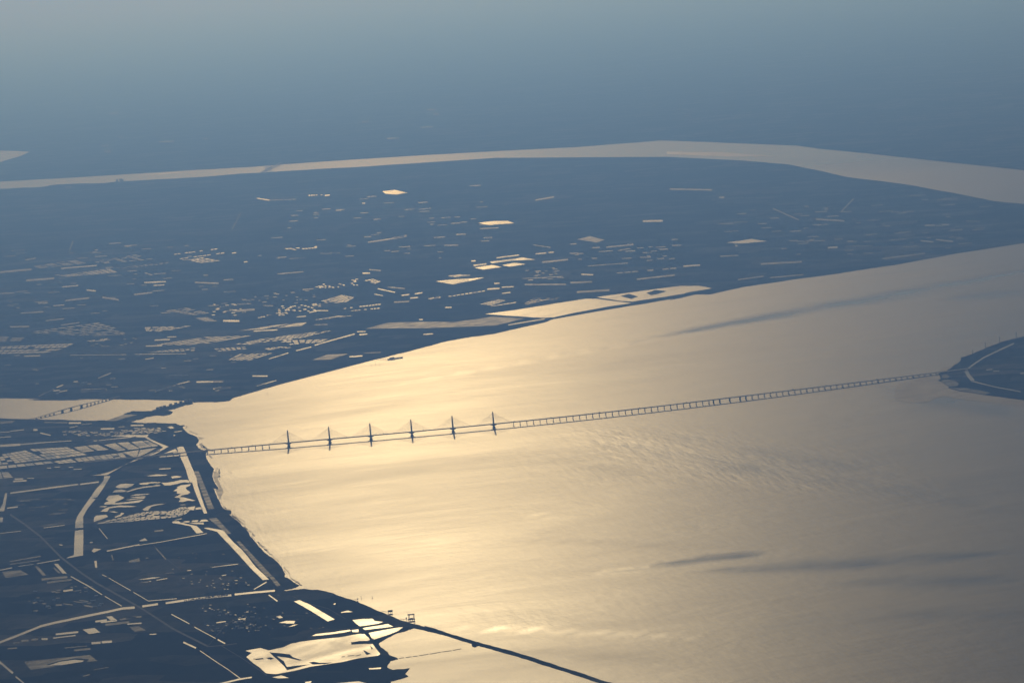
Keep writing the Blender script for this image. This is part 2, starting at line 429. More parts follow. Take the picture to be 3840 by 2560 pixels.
PONDS = {
 'Gg': [[(-310, 1090), (-220, 1120), (-300, 1180), (-200, 1270), (-110, 1330), (-10, 1420), (140, 1432), (400, 1385), (650, 1322), (870, 1290), (1080, 1260), (1350, 1200), (1640, 1160), (1670, 1140), (1610, 1060), (1560, 990), (1400, 992), (1245, 1000), (1240, 965), (1370, 945), (1480, 945), (1520, 930), (1500, 900), (1440, 845), (1340, 845), (1060, 895), (800, 920), (480, 960), (360, 985), (240, 1040), (30, 1085), (-90, 1050)],
        [(1260, 640), (1430, 620), (1560, 620), (1580, 650), (1710, 665), (1650, 690), (1370, 730), (1300, 680)],
        [(1410, 760), (1480, 745), (1780, 695), (1860, 735), (1700, 755), (1450, 785)],
        [(1500, 830), (1700, 790), (1900, 755), (2005, 745), (1930, 800), (1760, 865), (1580, 925), (1540, 900)],
        [(660, 875), (720, 845), (1000, 815), (1220, 780), (1240, 800), (1120, 825), (800, 865)],
        [(1250, 785), (1350, 775), (1350, 815), (1260, 815)],
        [(400, 365), (490, 345), (610, 400), (850, 540), (1000, 630), (900, 660), (640, 500)],
        [(1090, 525), (1200, 500), (1265, 520), (1100, 535)], [(1500, 1345), (1680, 1335), (1680, 1355), (1510, 1365)],
        [(80, 1480), (210, 1450), (330, 1490), (170, 1495)], [(560, 1550), (660, 1535), (650, 1560), (580, 1570)],
        [(900, 1575), (1360, 1540), (1480, 1570), (1300, 1660), (900, 1660)], [(140, 590), (200, 575), (240, 605), (190, 615)],
        [(180, 680), (290, 650), (420, 655), (400, 690), (300, 690)], [(300, 745), (380, 715), (465, 700), (400, 725)], [(980, 400), (1015, 390), (1010, 412), (985, 412)]],
 'Cc': [[(1530, 95), (1520, 160), (1400, 300), (1340, 390), (1310, 430), (1200, 590), (1130, 700), (1110, 760), (1105, 860), (1225, 850), (1222, 690), (1270, 600), (1360, 480), (1405, 432), (1352, 420), (1430, 400), (1520, 270), (1625, 95)],
        [(1100, 900), (1225, 880), (1222, 1260), (1100, 1280), (970, 1305), (1000, 1285), (1085, 1255)],
        [(75, 345), (105, 345), (85, 500), (60, 610), (-10, 610), (0, 575), (40, 500)], [(-20, 700), (45, 700), (40, 770), (-20, 770)],
        [(795, 1385), (850, 1380), (980, 1525), (920, 1525)], [(1385, 1340), (1420, 1335), (1430, 1440), (1400, 1440)],
        [(1695, 255), (1760, 215), (1860, 205), (1975, 210), (1930, 245), (1860, 270), (1740, 270)], [(1655, 335), (1680, 305), (1780, 290), (1860, 305), (1830, 325)],
        [(1555, 440), (1600, 380), (1740, 370), (1830, 410), (1780, 440), (1700, 470), (1690, 490), (1850, 475), (2000, 455), (2115, 440), (2040, 480), (1900, 495), (1720, 510), (1530, 510), (1540, 485), (1600, 460)],
        [(1910, 385), (2000, 360), (2200, 350), (2180, 365), (2050, 375)], [(1910, 407), (2000, 396), (2140, 392), (2130, 402), (1950, 412)], [(1840, 447), (2000, 422), (2140, 408), (2120, 422), (1900, 446)],
        [(1475, 615), (1540, 570), (1600, 550), (1750, 525), (1900, 530), (2010, 540), (1900, 548), (1720, 550), (1610, 565), (1580, 615)], [(1450, 545), (1500, 535), (1580, 532), (1540, 552)],
        [(1600, 615), (1680, 610), (1745, 630), (1680, 632)], [(1680, 695), (1770, 655), (1780, 630), (1830, 640), (1780, 680), (1700, 705)],
        [(1375, 770), (1385, 700), (1410, 675), (1560, 660), (1590, 690), (1480, 735)], [(2040, 1045), (2130, 1005), (2170, 1040), (2080, 1050)], [(1345, 1195), (1380, 1155), (1490, 1165), (1380, 1215)]],
 'D': [[(80, 205), (150, 190), (240, 185), (310, 180), (405, 185), (380, 195), (240, 200), (210, 215), (110, 220)],
       [(-120, 325), (0, 283), (140, 250), (290, 237), (340, 218), (400, 225), (390, 240), (290, 250), (140, 268), (20, 298), (-80, 328)],
       [(190, 90), (330, 70), (500, 72), (480, 85), (330, 95), (240, 95)], [(555, 100), (640, 90), (710, 98), (680, 115), (570, 130)],
       [(410, 190), (500, 190), (600, 175), (700, 150), (790, 148), (840, 180), (830, 195), (740, 185), (640, 210), (540, 230), (460, 230)],
       [(585, 315), (650, 270), (640, 255), (690, 230), (850, 212), (830, 235), (770, 265), (780, 290), (840, 335), (800, 360), (720, 375), (690, 400), (760, 410), (830, 430), (915, 455), (870, 460), (800, 455), (720, 475), (665, 470), (690, 440), (680, 415), (600, 405), (660, 380), (710, 350), (640, 350), (640, 315)],
       [(130, 585), (200, 540), (320, 510), (490, 497), (360, 520), (260, 545), (230, 580), (220, 600), (160, 600)],
       [(915, 560), (1005, 550), (1018, 580), (915, 588)], [(800, 555), (910, 535), (890, 595), (790, 585)],
       [(720, 770), (760, 755), (830, 755), (820, 775)], [(850, 770), (870, 745), (960, 740), (940, 765)], [(970, 765), (1000, 735), (1070, 732), (1110, 755)], [(820, 785), (930, 775), (1030, 775), (1040, 805), (930, 800)],
       [(570, 765), (600, 755), (665, 755), (690, 775), (800, 800), (930, 825), (1030, 925), (930, 935), (840, 830), (700, 800), (580, 785)],
       [(1035, 860), (1080, 850), (1200, 870), (1310, 890), (1340, 910), (1400, 985), (1500, 1090), (1600, 1180), (1700, 1300), (1800, 1430), (1995, 1612), (1900, 1620), (1850, 1568), (1720, 1440), (1560, 1260), (1400, 1090), (1230, 910), (1130, 885)]],
 'B': [[(640, 930), (690, 916), (735, 918), (800, 1070), (880, 1260), (930, 1380), (945, 1485), (1000, 1660), (1085, 1895), (1040, 1900), (920, 1610), (865, 1448), (825, 1445), (775, 1260), (700, 1090), (660, 1000)],
       [(-340, 765), (-240, 745), (-170, 745), (150, 748), (230, 738), (200, 770), (260, 810), (400, 870), (520, 915), (440, 960), (330, 1020), (230, 1060), (160, 1062), (300, 1000), (400, 950), (440, 930), (380, 890), (250, 830), (170, 780), (0, 775)],
       [(450, 1020), (560, 970), (620, 950), (650, 985), (560, 1000)], [(500, 630), (560, 615), (605, 640), (550, 655)]],
 'A': [[(2110, 1085), (2020, 1090), (1900, 1150), (1780, 1210), (1600, 1290), (1470, 1325), (1310, 1345), (1480, 1338), (1580, 1330), (1700, 1260), (1850, 1170)]],
 'E': [[(1215, 780), (1390, 755), (1475, 820), (1310, 845)], [(700, 1310), (880, 1252), (1100, 1222), (1240, 1235), (1200, 1255), (900, 1300)], [(1560, 590), (1640, 580), (1720, 640), (1640, 650)]],
 'F': [[(1230, 1575), (1560, 1495), (1740, 1470), (1740, 1490), (1600, 1512), (1270, 1588)], [(70, 45), (280, 12), (410, 8), (320, 28), (150, 45)]],
 'K': [[(535, 1120), (800, 1085), (1200, 1020), (1460, 980), (1560, 980), (1880, 1020), (1620, 1060), (1400, 1100), (1170, 1150), (1080, 1155), (900, 1145)],
       [(1560, 965), (2000, 905), (2205, 878), (2330, 862), (2500, 862), (2620, 884), (2420, 918), (2352, 935), (2100, 975), (1900, 1005), (1780, 1000)],
       [(440, 695), (600, 670), (690, 690), (520, 712)], [(690, 672), (800, 650), (910, 662), (760, 685)], [(580, 640), (880, 600), (1000, 620), (780, 630), (600, 655)],
       [(85, 820), (300, 800), (530, 785), (380, 820), (240, 848)], [(475, 285), (600, 268), (740, 265), (805, 285), (580, 305)]],
 'N': [[(1310, 582), (1420, 568), (1540, 595), (1440, 612), (1330, 602)]],
 'M': [[(-300, 150), (130, 163), (270, 170), (200, 205), (0, 265), (-300, 330)]],
 'L': [[(390, 755), (560, 730), (660, 745), (520, 758)]],
}
for c, L_ in PONDS.items():
    for pts in L_:
        span = max(p[0] for p in pts) - min(p[0] for p in pts)
        water_sheet('pond' if c != 'M' else 'lake', c, pts, 1.0 if span > 150 else 0.4, 'pond' if c != 'M' else 'lake')
DIM = {
 'E': [[(350, 1250), (700, 1215), (1320, 1150), (1370, 1190), (1430, 1240), (1270, 1255), (1310, 1215), (1100, 1200), (880, 1238), (680, 1290), (820, 1325), (450, 1370), (400, 1310)], [(1900, 740), (2040, 730), (2150, 790), (1980, 810)]],
 'Cc': [[(510, 1420), (560, 1420), (680, 1555), (630, 1560)], [(1890, 1340), (2050, 1300), (2060, 1350), (1900, 1370)], [(30, 1500), (300, 1475), (370, 1510), (420, 1540), (80, 1590)]],
 'K': [[(-560, 1255), (-350, 1200), (0, 1192), (130, 1190), (250, 1195), (600, 1145), (900, 1160), (640, 1225), (0, 1250)], [(1380, 435), (1500, 405), (1640, 440), (1560, 465)]],
 'O': [[(880, 860), (960, 835), (1020, 880), (990, 910), (900, 915)], [(870, 945), (1000, 935), (1120, 955), (1180, 1010), (1150, 1045), (1010, 1055), (900, 985)], [(1010, 1075), (1300, 1080), (1550, 1120), (1730, 1165), (1620, 1190), (1200, 1125)]],
 'A': [[(1560, 535), (1830, 440), (2020, 448), (1830, 500), (1690, 541)]],
 'J': [[(910, 1150), (1050, 1100), (1240, 1092), (1080, 1145)]],
}
for c, L_ in DIM.items():
    for pts in L_: water_sheet('flooded_field', c, pts, 1.0, 'dim')

RIB = {
 'E': [([(-100, 1010), (0, 965), (200, 890), (400, 810), (600, 730), (800, 680), (1000, 640), (1300, 575), (1600, 515), (1800, 470), (1980, 455)], 32), ([(2090, 440), (2320, 405)], 30), ([(1040, 0), (1280, 130), (1500, 268)], 15),
       ([(1540, 290), (1790, 435)], 12), ([(1560, 0), (1700, 80), (1920, 205)], 10), ([(1960, 230), (2180, 360), (2352, 345), (2600, 325)], 9), ([(-120, 1140), (0, 1260), (190, 1420)], 30), ([(230, 1470), (350, 1568), (560, 1740)], 20),
       ([(820, 850), (1150, 815)], 26), ([(780, 905), (1110, 865)], 16), ([(1345, 980), (1480, 970)], 32), ([(1495, 965), (1645, 955)], 32), ([(610, 918), (700, 918)], 28), ([(1400, 662), (1570, 640)], 26), ([(1480, 675), (1720, 645)], 20),
       ([(1870, 700), (2080, 685)], 18), ([(2200, 850), (2300, 845)], 13), ([(930, 215), (1070, 195)], 26), ([(2050, 92), (2220, 70)], 10)],
 'F': [([(475, 392), (700, 358), (1000, 318), (1440, 275)], 28), ([(1490, 265), (1800, 232), (2080, 208)], 26), ([(560, 555), (825, 695)], 12), ([(895, 740), (1210, 910)], 12), ([(1240, 925), (1350, 985)], 18), ([(735, 965), (920, 1050)], 24),
       ([(980, 1090), (1200, 1240), (1400, 1370), (1570, 1495)], 11), ([(1990, 270), (2120, 365)], 18), ([(1770, 190), (1960, 80)], 12), ([(340, 55), (500, 28)], 10), ([(90, 92), (240, 70)], 9), ([(1540, 628), (1650, 620)], 15), ([(1220, 680), (1360, 660)], 12), ([(1490, 58), (1535, 58)], 8)],
 'Cc': [([(150, 345), (600, 285), (1150, 215)], 20), ([(1180, 215), (1450, 180)], 20), ([(105, 565), (260, 545)], 18), ([(0, 935), (310, 900)], 8), ([(640, 855), (950, 815)], 8), ([(1570, 1195), (1820, 1145), (2050, 1100)], 14), ([(0, 1475), (180, 1440)], 14),
        ([(270, 1420), (500, 1385)], 8), ([(540, 1380), (880, 1320)], 11), ([(1455, 860), (1580, 1015)], 9), ([(1320, 1072), (1360, 1066)], 10), ([(870, 1100), (920, 1110)], 12), ([(1500, 1540), (1600, 1590)], 10)],
 'D': [([(0, 1122), (400, 1062), (850, 980), (1080, 938)], 7), ([(1160, 1432), (1540, 1385)], 6), ([(790, 1482), (850, 1475)], 8), ([(1300, 1555), (1365, 1545)], 10), ([(690, 518), (765, 514)], 7), ([(610, 740), (715, 718)], 10), ([(840, 190), (868, 192)], 8)],
 'B': [([(590, 1004), (660, 1006)], 14), ([(385, 1072), (670, 1046)], 22), ([(600, 702), (715, 685)], 8), ([(380, 1245), (550, 1236)], 12), ([(590, 752), (618, 750)], 9), ([(325, 108), (520, 40), (650, 0)], 14), ([(1190, 75), (1430, 58)], 15), ([(1820, 25), (1940, -5)], 7)],
 'A': [([(1450, 828), (1700, 800), (2000, 770)], 9), ([(2120, 1060), (2352, 970)], 15), ([(660, 855), (1050, 830)], 10), ([(150, 690), (350, 668)], 14), ([(490, 672), (550, 670)], 26), ([(590, 715), (745, 750)], 14), ([(0, 780), (160, 770)], 14),
       ([(1010, 570), (1190, 568)], 24), ([(1480, 656), (1680, 652)], 20), ([(1020, 640), (1140, 615)], 7), ([(1080, 1250), (1200, 1245)], 11), ([(1010, 1220), (1075, 1218)], 14), ([(800, 1218), (880, 1215)], 9), ([(215, 1395), (340, 1390)], 24), ([(190, 1428), (390, 1415)], 20),
       ([(1920, 605), (2110, 602)], 20), ([(1375, 832), (1430, 828)], 12), ([(690, 1230), (750, 1230)], 10), ([(400, 1382), (500, 1380)], 9), ([(0, 905), (300, 885)], 30), ([(310, 884), (660, 855)], 18), ([(0, 705), (140, 698)], 10), ([(780, 95), (880, 88)], 10), ([(870, 112), (990, 90)], 9), ([(570, 178), (660, 135), (790, 75)], 13), ([(830, 48), (930, 8)], 12)],
 'O': [([(2130, 310), (1850, 440), (1600, 560), (1450, 660), (1300, 775)], 24), ([(1300, 775), (1350, 870), (1430, 960)], 62), ([(1400, 960), (1500, 985), (1800, 1060), (2250, 1145)], 17), ([(1650, 768), (1760, 755)], 15), ([(1770, 792), (1880, 782)], 15), ([(2245, 830), (2360, 820)], 24)],
 'K': [([(750, 1220), (1085, 1165)], 11), ([(430, 675), (550, 660)], 16), ([(640, 605), (850, 578)], 12), ([(1000, 568), (1100, 560)], 13), ([(1120, 556), (1170, 553)], 12), ([(1985, 268), (2170, 265)], 20), ([(555, 892), (670, 885)], 16), ([(690, 875), (800, 868)], 12), ([(690, 930), (770, 922)], 11), ([(1420, 755), (1530, 760)], 14), ([(410, 634), (450, 632)], 14), ([(620, 840), (670, 838)], 13)],
 'J': [([(930, 1015), (1100, 965), (1300, 910)], 13), ([(760, 1065), (900, 1030)], 11), ([(510, 1140), (690, 1085)], 9), ([(410, 1385), (580, 1337)], 8), ([(370, 885), (590, 873)], 12), ([(1510, 495), (1670, 530)], 11), ([(1320, 890), (1400, 888)], 10), ([(1340, 918), (1415, 912)], 12), ([(360, 1297), (500, 1297)], 14),
       ([(765, 755), (850, 748)], 9), ([(880, 715), (960, 697), (1055, 697)], 10), ([(1930, 915), (2020, 910)], 11), ([(1250, 1120), (1370, 1112)], 14), ([(1890, 780), (1925, 778)], 12), ([(1370, 353), (1440, 353)], 14), ([(1480, 925 - 380), (1560, 560)], 6), ([(1730, 558), (1800, 548)], 13), ([(1850, 545), (1920, 532)], 12), ([(1810, 582), (1880, 576)], 12), ([(0, 1415), (160, 1408)], 13), ([(0, 1348), (90, 1346)], 11), ([(2130, 668), (2190, 666)], 12)],
 'I': [([(560, 310), (890, 282)], 11), ([(1325, 440), (1525, 430)], 14), ([(1410, 466), (1510, 460)], 11), ([(570, 480), (720, 466)], 11), ([(795, 508), (880, 516)], 16), ([(490, 652), (590, 645)], 9), ([(1805, 1352), (2050, 1346)], 18), ([(1425, 1440), (1600, 1380), (1740, 1345)], 9), ([(1970, 1418), (2120, 1406)], 15),
       ([(360, 1480), (490, 1420)], 11), ([(220, 1115), (370, 1110)], 12), ([(640, 1106), (1160, 1100)], 5), ([(1240, 1098), (1710, 1092)], 5), ([(1420, 968), (1560, 962)], 14), ([(1340, 1022), (1490, 1018)], 11), ([(1535, 940), (1620, 936)], 9), ([(2050, 790), (2200, 792)], 20), ([(350, 630), (440, 628)], 8), ([(2130, 170), (2170, 165)], 12), ([(2240, 250), (2275, 248)], 11), ([(675, 1350), (715, 1346)], 10), ([(1335, 1142), (1412, 1132)], 10), ([(870, 300 - 160), (900, 139)], 6)],
 'L': [([(1060, 788), (1125, 784)], 15), ([(1700, 641), (1765, 640)], 12), ([(1812, 636), (1860, 636)], 11), ([(1672, 742), (1755, 750)], 11), ([(1772, 734), (1885, 747)], 12), ([(110, 910), (220, 902)], 12), ([(450, 774), (466, 776)], 11), ([(345, 457), (380, 457)], 9)],
 'N': [([(155, 645), (270, 664)], 11), ([(780, 620), (825, 616)], 13), ([(1120, 691), (1150, 691)], 9)],
}
for c, L_ in RIB.items():
    for pts, w in L_:
        ln = math.hypot(pts[-1][0] - pts[0][0], pts[-1][1] - pts[0][1])
        ribbon('canal' if ln > 6*w and w < 40 and c in ('E', 'F', 'Cc', 'D', 'O', 'J') else 'pond', c, pts, w*(0.8 if c in 'IJKLN' else 1.0), 'paddy' if c in 'IJKLN' else 'pond')
RIBDIM = {
 'E': [([(610, 45), (990, 10)], 34), ([(690, 92), (1050, 45)], 26), ([(950, 1050), (1280, 1020)], 12), ([(1090, 1085), (1330, 1062)], 28), ([(110, 1060), (250, 1050)], 20), ([(190, 985), (290, 975)], 32), ([(310, 950), (420, 940)], 32), ([(460, 930), (560, 920)], 28), ([(1550, 710), (1900, 668)], 32),
       ([(820, 420), (910, 415)], 22), ([(930, 400), (1070, 420)], 14), ([(1080, 365), (1220, 385)], 14), ([(1165, 350), (1300, 368)], 14), ([(1235, 425), (1430, 460)], 20), ([(1760, 635), (2000, 590)], 26), ([(1850, 610), (2080, 590)], 20), ([(1220, 1465), (1320, 1440)], 14), ([(1380, 1370), (1600, 1330)], 8)],
 'Cc': [([(140, 1350), (600, 1270)], 14), ([(150, 1390), (580, 1330)], 12), ([(790, 1440), (880, 1520)], 22), ([(600, 830), (950, 780)], 5), ([(180, 690), (215, 695)], 14), ([(290, 470), (450, 440)], 5), ([(1640, 1250), (1665, 1330)], 14)],
 'D': [([(310, 905), (440, 890)], 20), ([(330, 1150), (480, 1320)], 14), ([(200, 1560), (580, 1510)], 7)],
 'A': [([(650, 560), (990, 565)], 14), ([(1200, 590), (1350, 575)], 13), ([(1740, 628), (1830, 622)], 13), ([(1190, 90), (1560, 80)], 34)],
 'I': [([(1790, 438), (2010, 446)], 18), ([(745, 1435), (980, 1422)], 26), ([(900, 1318), (1020, 1268)], 14), ([(0, 345), (290, 318)], 26), ([(240, 420), (500, 400)], 26), ([(0, 540), (130, 535)], 14), ([(600, 605), (820, 580)], 20), ([(940, 575), (1090, 598)], 22), ([(1230, 550), (1400, 530)], 20), ([(190, 720), (400, 706)], 16), ([(420, 790), (590, 770)], 14), ([(90, 845), (270, 842)], 20), ([(560, 830), (730, 806)], 12), ([(230, 232), (330, 215)], 14), ([(1330, 350), (1400, 370)], 16)],
 'J': [([(200, 700), (380, 685)], 26), ([(590, 360), (830, 340)], 12), ([(990, 172), (1160, 168)], 18), ([(700, 220), (840, 212)], 12), ([(820, 505), (920, 495)], 14), ([(1600, 480), (1760, 495)], 14), ([(1660, 620), (1800, 612)], 18), ([(1380, 1085), (1540, 1080)], 8), ([(1430, 320), (1540, 330)], 14), ([(930, 826), (1050, 824)], 12), ([(460, 650), (550, 652)], 12), ([(1420, 70), (1750, 20)], 18)],
 'K': [([(1650, 508), (1900, 482)], 18), ([(1930, 802), (2280, 762)], 20), ([(1320, 832), (1520, 825)], 22), ([(200, 770), (400, 765)], 18), ([(1060, 645), (1300, 620)], 22), ([(1480, 680), (1850, 652)], 10), ([(1380, 920), (1680, 900)], 24), ([(900, 850), (1280, 848)], 18), ([(880, 795), (1250, 775)], 10), ([(980, 485), (1140, 510)], 10), ([(490, 338), (660, 328)], 16), ([(1000, 75), (1170, 45)], 18), ([(270, 390), (360, 388)], 14), ([(160, 490), (290, 488)], 14), ([(1960, 600), (2060, 598)], 15), ([(1580, 548), (1710, 540)], 11)],
 'L': [([(620, 895), (890, 880)], 18), ([(470, 998), (640, 975)], 11), ([(680, 985), (900, 965)], 11), ([(1420, 860), (1700, 826)], 14), ([(980, 600), (1170, 612)], 16), ([(20, 402), (300, 408)], 14), ([(700, 530), (870, 605)], 10), ([(1150, 550), (1230, 465)], 10), ([(350, 845), (470, 838)], 10), ([(1920, 762), (2010, 756)], 9), ([(1970, 612), (2060, 615)], 9)],
 'N': [([(740, 1152), (910, 1150)], 14), ([(460, 1202), (600, 1192)], 10), ([(1400, 1010), (1530, 995)], 14), ([(270, 664), (520, 655)], 5)],
 'M': [([(2130, 885), (2216, 725)], 5), ([(640, 1075), (672, 985)], 8), ([(960, 168), (1020, 165)], 10), ([(1460, 80), (1600, 72)], 8), ([(600, 495), (660, 495)], 8), ([(1870, 52), (1910, 52)], 8)],
}
for c, L_ in RIBDIM.items():
    for pts, w in L_: ribbon('flooded_field', c, pts, w*(0.65 if c in 'IJKLMN' else 1.0), 'dim')

# field blocks: paddies split by low banks
def cells_of(c, quad, rows, cols, gap=0.16, skip=0.08, seed=0, gapc=None):
    r = random.Random(seed)
    q = px(c, quad)
    gc = gap if gapc is None else gapc
    def bl(s, t):
        a = (q[0][0]*(1 - s) + q[1][0]*s, q[0][1]*(1 - s) + q[1][1]*s)
        b = (q[3][0]*(1 - s) + q[2][0]*s, q[3][1]*(1 - s) + q[2][1]*s)
        return (a[0]*(1 - t) + b[0]*t, a[1]*(1 - t) + b[1]*t)
    out = []
    for i in range(rows):
        for j in range(cols):
            if r.random() < skip: continue
            jit = lambda: r.uniform(-0.05, 0.05)
            s0, s1 = (j + gc/2 + jit()*gc)/cols, (j + 1 - gc/2 + jit()*gc)/cols
            t0, t1 = (i + gap/2 + jit()*gap)/rows, (i + 1 - gap/2 + jit()*gap)/rows
            out.append([bl(s0, t0), bl(s1, t0), bl(s1, t1), bl(s0, t1)])
    return out

NEARBLOCKS = [
 ('A', [(-150, 1060), (370, 968), (690, 1105), (-150, 1205)], 5, 9, .16, .05), ('A', [(430, 950), (980, 922), (1290, 1038), (700, 1108)], 4, 8, .18, .03),
 ('A', [(1080, 925), (1260, 905), (1390, 980), (1210, 1000)], 6, 1, .3, 0), ('A', [(1275, 900), (1430, 885), (1600, 960), (1440, 976)], 7, 1, .3, 0),
 ('A', [(1530, 890), (1690, 865), (1850, 965), (1740, 982)], 7, 1, .28, 0), ('A', [(1720, 860), (1880, 848), (2050, 945), (1890, 960)], 8, 1, .28, 0),
 ('A', [(1930, 848), (2090, 830), (2230, 915), (2060, 940)], 7, 1, .3, 0), ('A', [(2110, 828), (2170, 828), (2330, 905), (2240, 915)], 6, 1, .3, 0),
 ('A', [(1800, 1000), (2040, 965), (2015, 1070), (1975, 1075)], 6, 1, .32, 0), ('A', [(2060, 965), (2310, 930), (2110, 1035), (2020, 1070)], 6, 1, .35, 0),
 ('A', [(1090, 1090), (1800, 1005), (1870, 1075), (1150, 1140)], 4, 8, .3, .03), ('A', [(780, 1135), (1040, 1095), (1140, 1145), (870, 1165)], 2, 3, .16, 0),
 ('A', [(-150, 1215), (740, 1128), (800, 1158), (-150, 1262)], 1, 7, .1, 0), ('A', [(-100, 1290), (130, 1290), (200, 1370), (-100, 1396)], 4, 2, .22, 0),
 ('D', [(890, 20), (960, 20), (1190, 577), (1100, 585)], 12, 1, .14, 0), ('D', [(1100, 717), (1222, 705), (1440, 940), (1385, 945)], 10, 1, .14, 0),
 ('D', [(1510, 1050), (1560, 1045), (2040, 1560), (1960, 1575)], 14, 1, .14, 0), ('F', [(1990, 0), (2055, 0), (2170, 135), (2110, 150)], 3, 1, .14, 0)]
k = 0
for c, quad, rows, cols, gap, skip in NEARBLOCKS:
    dim = c in ('D', 'F')
    field = bpy.data.objects.new('paddy_field' if not dim else 'shore_plots', None)
    C.objects.link(field); field['kind'] = 'structure'
    field.location = G(*px(c, [quad[0]])[0], LZ)
    for poly in cells_of(c, quad, rows, cols, gap, skip, 100 + k, .12 if cols > 1 else 0):
        o = link('paddy', sheet_mesh('paddy', [poly], DZ if dim else PZ), M['dim' if dim else 'pond'])
        o.parent = field; o.matrix_parent_inverse = Matrix.Translation(-Vector(field.location))
    k += 1

# mosaic of curved fish ponds behind the sea wall
def mosaic():
    up = px('D', [(-520, 782), (-300, 725), (-120, 690), (20, 648), (180, 618), (330, 606), (520, 612), (640, 575), (690, 550), (780, 545)])
    lo = px('D', [(-540, 795), (-300, 780), (-120, 772), (20, 756), (180, 738), (330, 728), (520, 708), (680, 690), (790, 640), (840, 590)])
    r = random.Random(8); polys = []
    def at(L_, s):
        s *= len(L_) - 1; i = min(int(s), len(L_) - 2); t = s - i
        return (L_[i][0]*(1 - t) + L_[i + 1][0]*t, L_[i][1]*(1 - t) + L_[i + 1][1]*t)
    def bl(s, t):
        a, b = at(up, s), at(lo, s); return (a[0]*(1 - t) + b[0]*t, a[1]*(1 - t) + b[1]*t)
    rows = 7
    for i in range(rows):
        s = 0.0
        while s < 0.97:
            w = r.uniform(.04, .1); e = min(s + w, 1.0)
            t0, t1 = (i + .14)/rows, (i + .86)/rows
            if r.random() > .1: polys.append([bl(s + .006, t0), bl((s + e)/2, t0), bl(e - .006, t0), bl(e - .012, t1), bl((s + e)/2 - .004, t1), bl(s, t1)])
            s = e
    field = bpy.data.objects.new('paddy_field', None); C.objects.link(field); field['kind'] = 'structure'
    field.location = G(*polys[0][0], LZ)
    for p in polys:
        o = link('paddy', sheet_mesh('paddy', [p], PZ), M['pond'])
        o.parent = field; o.matrix_parent_inverse = Matrix.Translation(-Vector(field.location))
mosaic()

